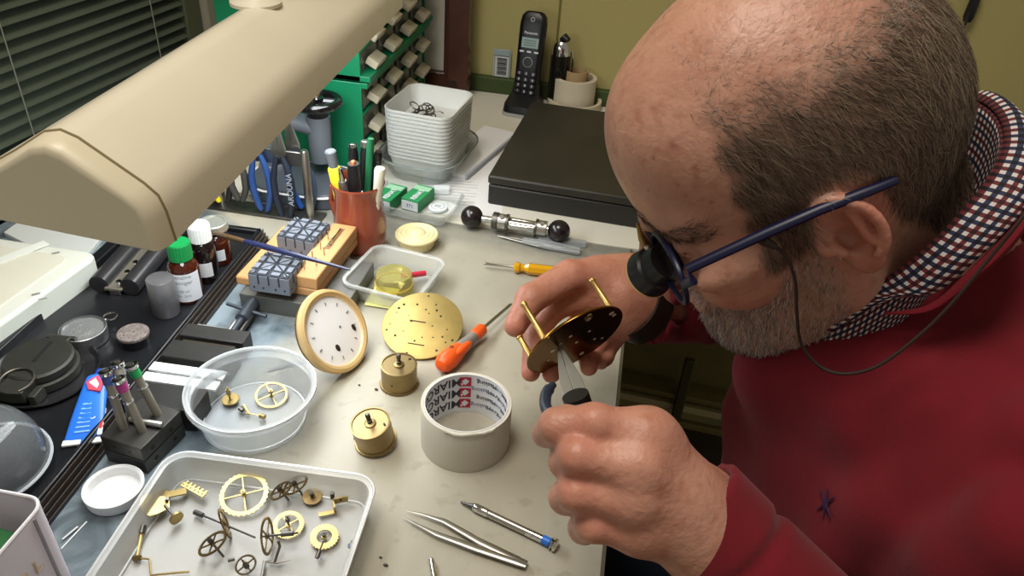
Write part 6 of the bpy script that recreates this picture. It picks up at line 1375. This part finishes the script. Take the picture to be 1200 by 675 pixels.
if gf@(hw1((1, 0, 0))-hw1((0, 0, 0))) < 0: gf = -gf
def gp(u, v, w_=0): return hingeL+gx*(u*WG)+gdn*v+gf*w_
rimpts = lambda c: [gp(c+.205*math.copysign(abs(math.cos(a))**.75, math.cos(a)), .015-.0175*math.copysign(abs(math.sin(a))**.8, math.sin(a)), .004*(1-abs(2*(c+.2*math.cos(a))-1))) for a in np.linspace(0, 2*math.pi, 49)[:-1]]
for c in (.235, .765):
    rp = [r_(p) for p in rimpts(c)]; rm = G().tube(rp, .0021, 8, True).build('rim', BF, gl)
    g = G(); g.add(rp, [tuple(range(len(rp)))]); g.build('lens', clear('lens_glass', 'eef2f2', .03, .02), gl)
G().tube([r_(gp(.44, .009, .004)), r_(gp(.5, .005, .006)), r_(gp(.56, .009, .004))], .0022, 8).build('bridge', BF, gl)
G().tube([r_(gp(.02, .010)), r_(gp(-.02, .006, -.004)), r_(pt(hingeL, ear_in, .06)), r_(ear_in), r_(pt(ear_in, ear_, .55)+np.array([0, 0, .001])), r_(ear_), r_(LY(1050, 211, .083))], [.0028, .0030, .0027, .0028, .0028, .0028, .0022], 10, flat=1.25).build('temple_arm', BF, gl)
far_ear = hw1((-.01, -.084, .03)); G().tube([r_(gp(.98, .010)), r_(gp(1.02, .006, -.004)), r_(pt(hingeR, far_ear, .5)+np.array([0, .004, 0])), r_(far_ear)], [.0028, .0030, .0028, .0026], 10).build('temple_arm', BF, gl)
for s in (.43, .57): G().sph(r_(gp(s, .020, -.004)), .003, 10, (1, .6, 1.4)).build('nose_pad', clear('pad_clear', 'dddccc', .5), gl)
# loupe: black cylinder in front of the near lens, axis along the line of sight to the plate
lo_b = dp(786, 302, .505); la = nrm(dp(690, 372, .60)-lo_b); lo_c = lo_b+la*.028
lb_ = G().turn(r_(lo_c-la*.024), r_(lo_c), [(0, .0130), (.45, .0140), (.5, .0160), (.98, .0172), (1, .0165)], 40).build('loupe', BLACKP, gl)
G().tube([r_(lo_c+p) for p in [(lambda q: np.array(q))(Vector(la).to_track_quat('Z', 'Y')@Vector((.0170*math.cos(a), .0170*math.sin(a), -.0004))) for a in np.linspace(0, 2*math.pi, 41)[:-1]]], .0007, 6, True).build('loupe_ring', GOLD, lb_)
G().turn(r_(lo_c-la*.001), r_(lo_c+la*.0002), [(0, .0165), (1, .0163)], 32).build('loupe_lens', mat('loupe_glass', '1a1c22', .05, coat=.5), lb_)
cl = dp(750, 272, .520); G().tube([r_(dp(748, 262, .530)), r_(dp(753, 280, .525)), r_(dp(760, 294, .522)), r_(dp(762, 306, .530))], [.0018, .0032, .0030, .0018], 10, flat=.7).build('loupe_clip', BRASS, gl)
G().sph(r_(dp(759, 291, .517)), .0024, 12).build('clip_screw', CHROME, gl)
# cord
cm_ = mat('brown_cord', '2e211a', .7)
G().tube([r_(p) for p in crv([Vector(dp(*q)) for q in ((888, 279, .440), (905, 287, .440), (922, 302, .442), (932, 330, .450), (934, 370, .465), (940, 405, .478), (962, 430, .480), (992, 438, .472), (1030, 428, .462), (1075, 395, .450), (1115, 356, .438))]+[Vector(LY(*q)) for q in ((1160, 302, .108), (1198, 255, .106), (1222, 215, .096), (1240, 180, .07))])], .0011, 6).build('cord', cm_, gl)
G().tube([r_(dp(884, 277, .440)), r_(dp(896, 283, .438)), r_(dp(908, 289, .439))], [.0022, .0030, .0020], 10).build('cord_loop', mat('cord_rubber', '3a2c20', .5), gl)
# ---- wrist watch on the far wrist
wt = thing('wristwatch', 'dark strapped wristwatch on the far wrist just below the sweater cuff', 'watch', tuple(RW)); ax = nrm(dp(795, 392, .735)-dp(747, 362, .702)); q_ = Vector(ax).to_track_quat('Z', 'Y'); wc_ = dp(749, 361, .702)
rg = [q_@Vector((math.cos(a), math.sin(a), 0)) for a in np.linspace(0, 2*math.pi, 49)[:-1]]
G().loft([[tuple(Vector(wc_-RW)+v*r+Vector(ax)*z) for v in rg] for r, z in ((.0300, -.0105), (.0318, -.010), (.0318, .010), (.0300, .0105))], loop=True).build('strap', mat('watch_strap_leather', '2c221c', .45, bump=.3, bscale=500), wt)
dv = nrm(dp(748, 388, .70)-RW); dv = nrm(dv-ax*(dv@ax)); G().turn(tuple(wc_-RW-dv*.028), tuple(wc_-RW-dv*.037), [(0, .017), (.6, .0185), (1, .017)], 32).build('case', STEEL, wt)
# ---- plate held in the far hand
pc0 = dp(674, 399, .640); pm = RC@nrm([.46, -.77, .44]); pm = nrm(pm)
hp = thing('movement_plate', 'brass clock plate with three pillars held up by the far hand', 'plate', tuple(pc0), rot=Vector(pm).to_track_quat('Z', 'Y').to_matrix()); RP = .0455
BP = mat('polished_brass_plate', '8c6428', .22, 1, noise=.12, nscale=40)
G().lathe([(0, -.0012), (RP-.0004, -.0012), (RP, -.0006), (RP, .0006), (RP-.0004, .0010), (0, .0010)], 96).build('disc', BP, hp)
PI_ = Vector(pm).to_track_quat('Z', 'Y').to_matrix().inverted()
def onpl(px, py):
    r = Vector(ray(px, py)); o = Vector(tuple(pc0)); t = (o-Vector(CAM)).dot(Vector(pm))/r.dot(Vector(pm)); return PI_@(Vector(CAM)+r*t-o)
for px, py, r in ((635, 397, .0012), (642, 394, .0011), (647, 410, .0022), (656, 402, .0014), (668, 393, .0016), (675, 400, .0016), (689, 373, .0026), (690, 368, .002), (696, 396, .0013), (705, 395, .0013), (716, 366, .0024), (719, 368, .002), (681, 413, .0024), (642, 421, .0012), (673, 425, .0014), (690, 387, .0014), (700, 407, .0012)):
    q = onpl(px, py)
    if q.length < RP*.97: G().lathe([(0, 0), (r, 0), (r, .0003), (0, .0003)], 14, c=(q.x, q.y, .0009)).build('jewel_hole', mat('bright_hole', 'e6dcc2', .5), hp)
G().lathe([(.0028, 0), (.0036, 0), (.0036, .0006), (.0028, .0006)], 24, c=tuple(onpl(689, 371).xy)+(.001,), closed=True).build('hole_ring', BRASS, hp)
for px, py, L in ((637, 398, .036), (716, 362, .030), (620, 420, .020)):
    q = onpl(px, py); k = min(1, RP*.93/q.length); G().turn((q.x*k, q.y*k, -.001), (q.x*k, q.y*k, -.001-L), [(0, .0032), (.06, .0025), (.9, .0024), (.94, .0031), (1, .0029)], 16).build('pillar', mat('pillar_brass', 'd3b06c', .35, .9), hp)
# ---- pliers in the near hand
p0 = dp(655, 405, .632); p1 = dp(676, 468, .535); p2 = dp(690, 490, .49)
pz = thing('snipe_nose_pliers', 'fine nosed steel pliers with navy handles gripped in the near hand', 'pliers', tuple(p1)); r2_ = lambda p: tuple(np.array(p)-p1)
ax = nrm(p0-p1); sd2 = nrm(np.cross(ax, ray(670, 440))); up2 = np.cross(sd2, ax); Lj = float(np.linalg.norm(p0-p1))
for s in (-1, 1):
    rings = []
    for t, w_, t_ in ((0, .0085, .005), (.25, .0080, .0048), (.5, .0060, .0038), (.8, .0032, .0022), (1, .0012, .0010)):
        c = ax*Lj*t; rings.append([tuple(c+sd2*s*x+up2*y) for x, y in ((.0002, -t_), (w_, -t_), (w_, t_), (.0002, t_))][::s])
    G().loft(rings).build('jaw', mat('plier_steel', 'a3a199', .42, .6), pz, bevel=.0005)
G().turn(tuple(-up2*.0065-ax*.006), tuple(up2*.0065-ax*.006), [(0, .0095), (1, .0095)], 24).build('joint', mat('plier_joint', '3b3a38', .35, .8), pz)
NH = mat('navy_plier_handle', '232f44', .4)
G().tube([r2_(q) for q in (p1-ax*.006-sd2*.004, dp(664, 476, .525), dp(646, 478, .518), dp(640, 466, .525), dp(645, 452, .535))], [.0040, .0042, .0040, .0036, .0028], 12).build('handle', NH, pz) if False else None
G().tube([r2_(q) for q in crv([Vector(q) for q in (dp(648, 451, .530), dp(640, 462, .520), dp(640, 478, .505), dp(652, 492, .492), dp(690, 520, .478), dp(735, 560, .475))])], [.0028]*3+[.0040]*28, 12).build('handle', NH, pz) if True else None
G().tube([r2_(q) for q in crv([Vector(q) for q in (p1-ax*.008+sd2*.004, dp(694, 494, .495), dp(715, 520, .475), dp(745, 560, .47))])], .0040, 12).build('handle', NH, pz)
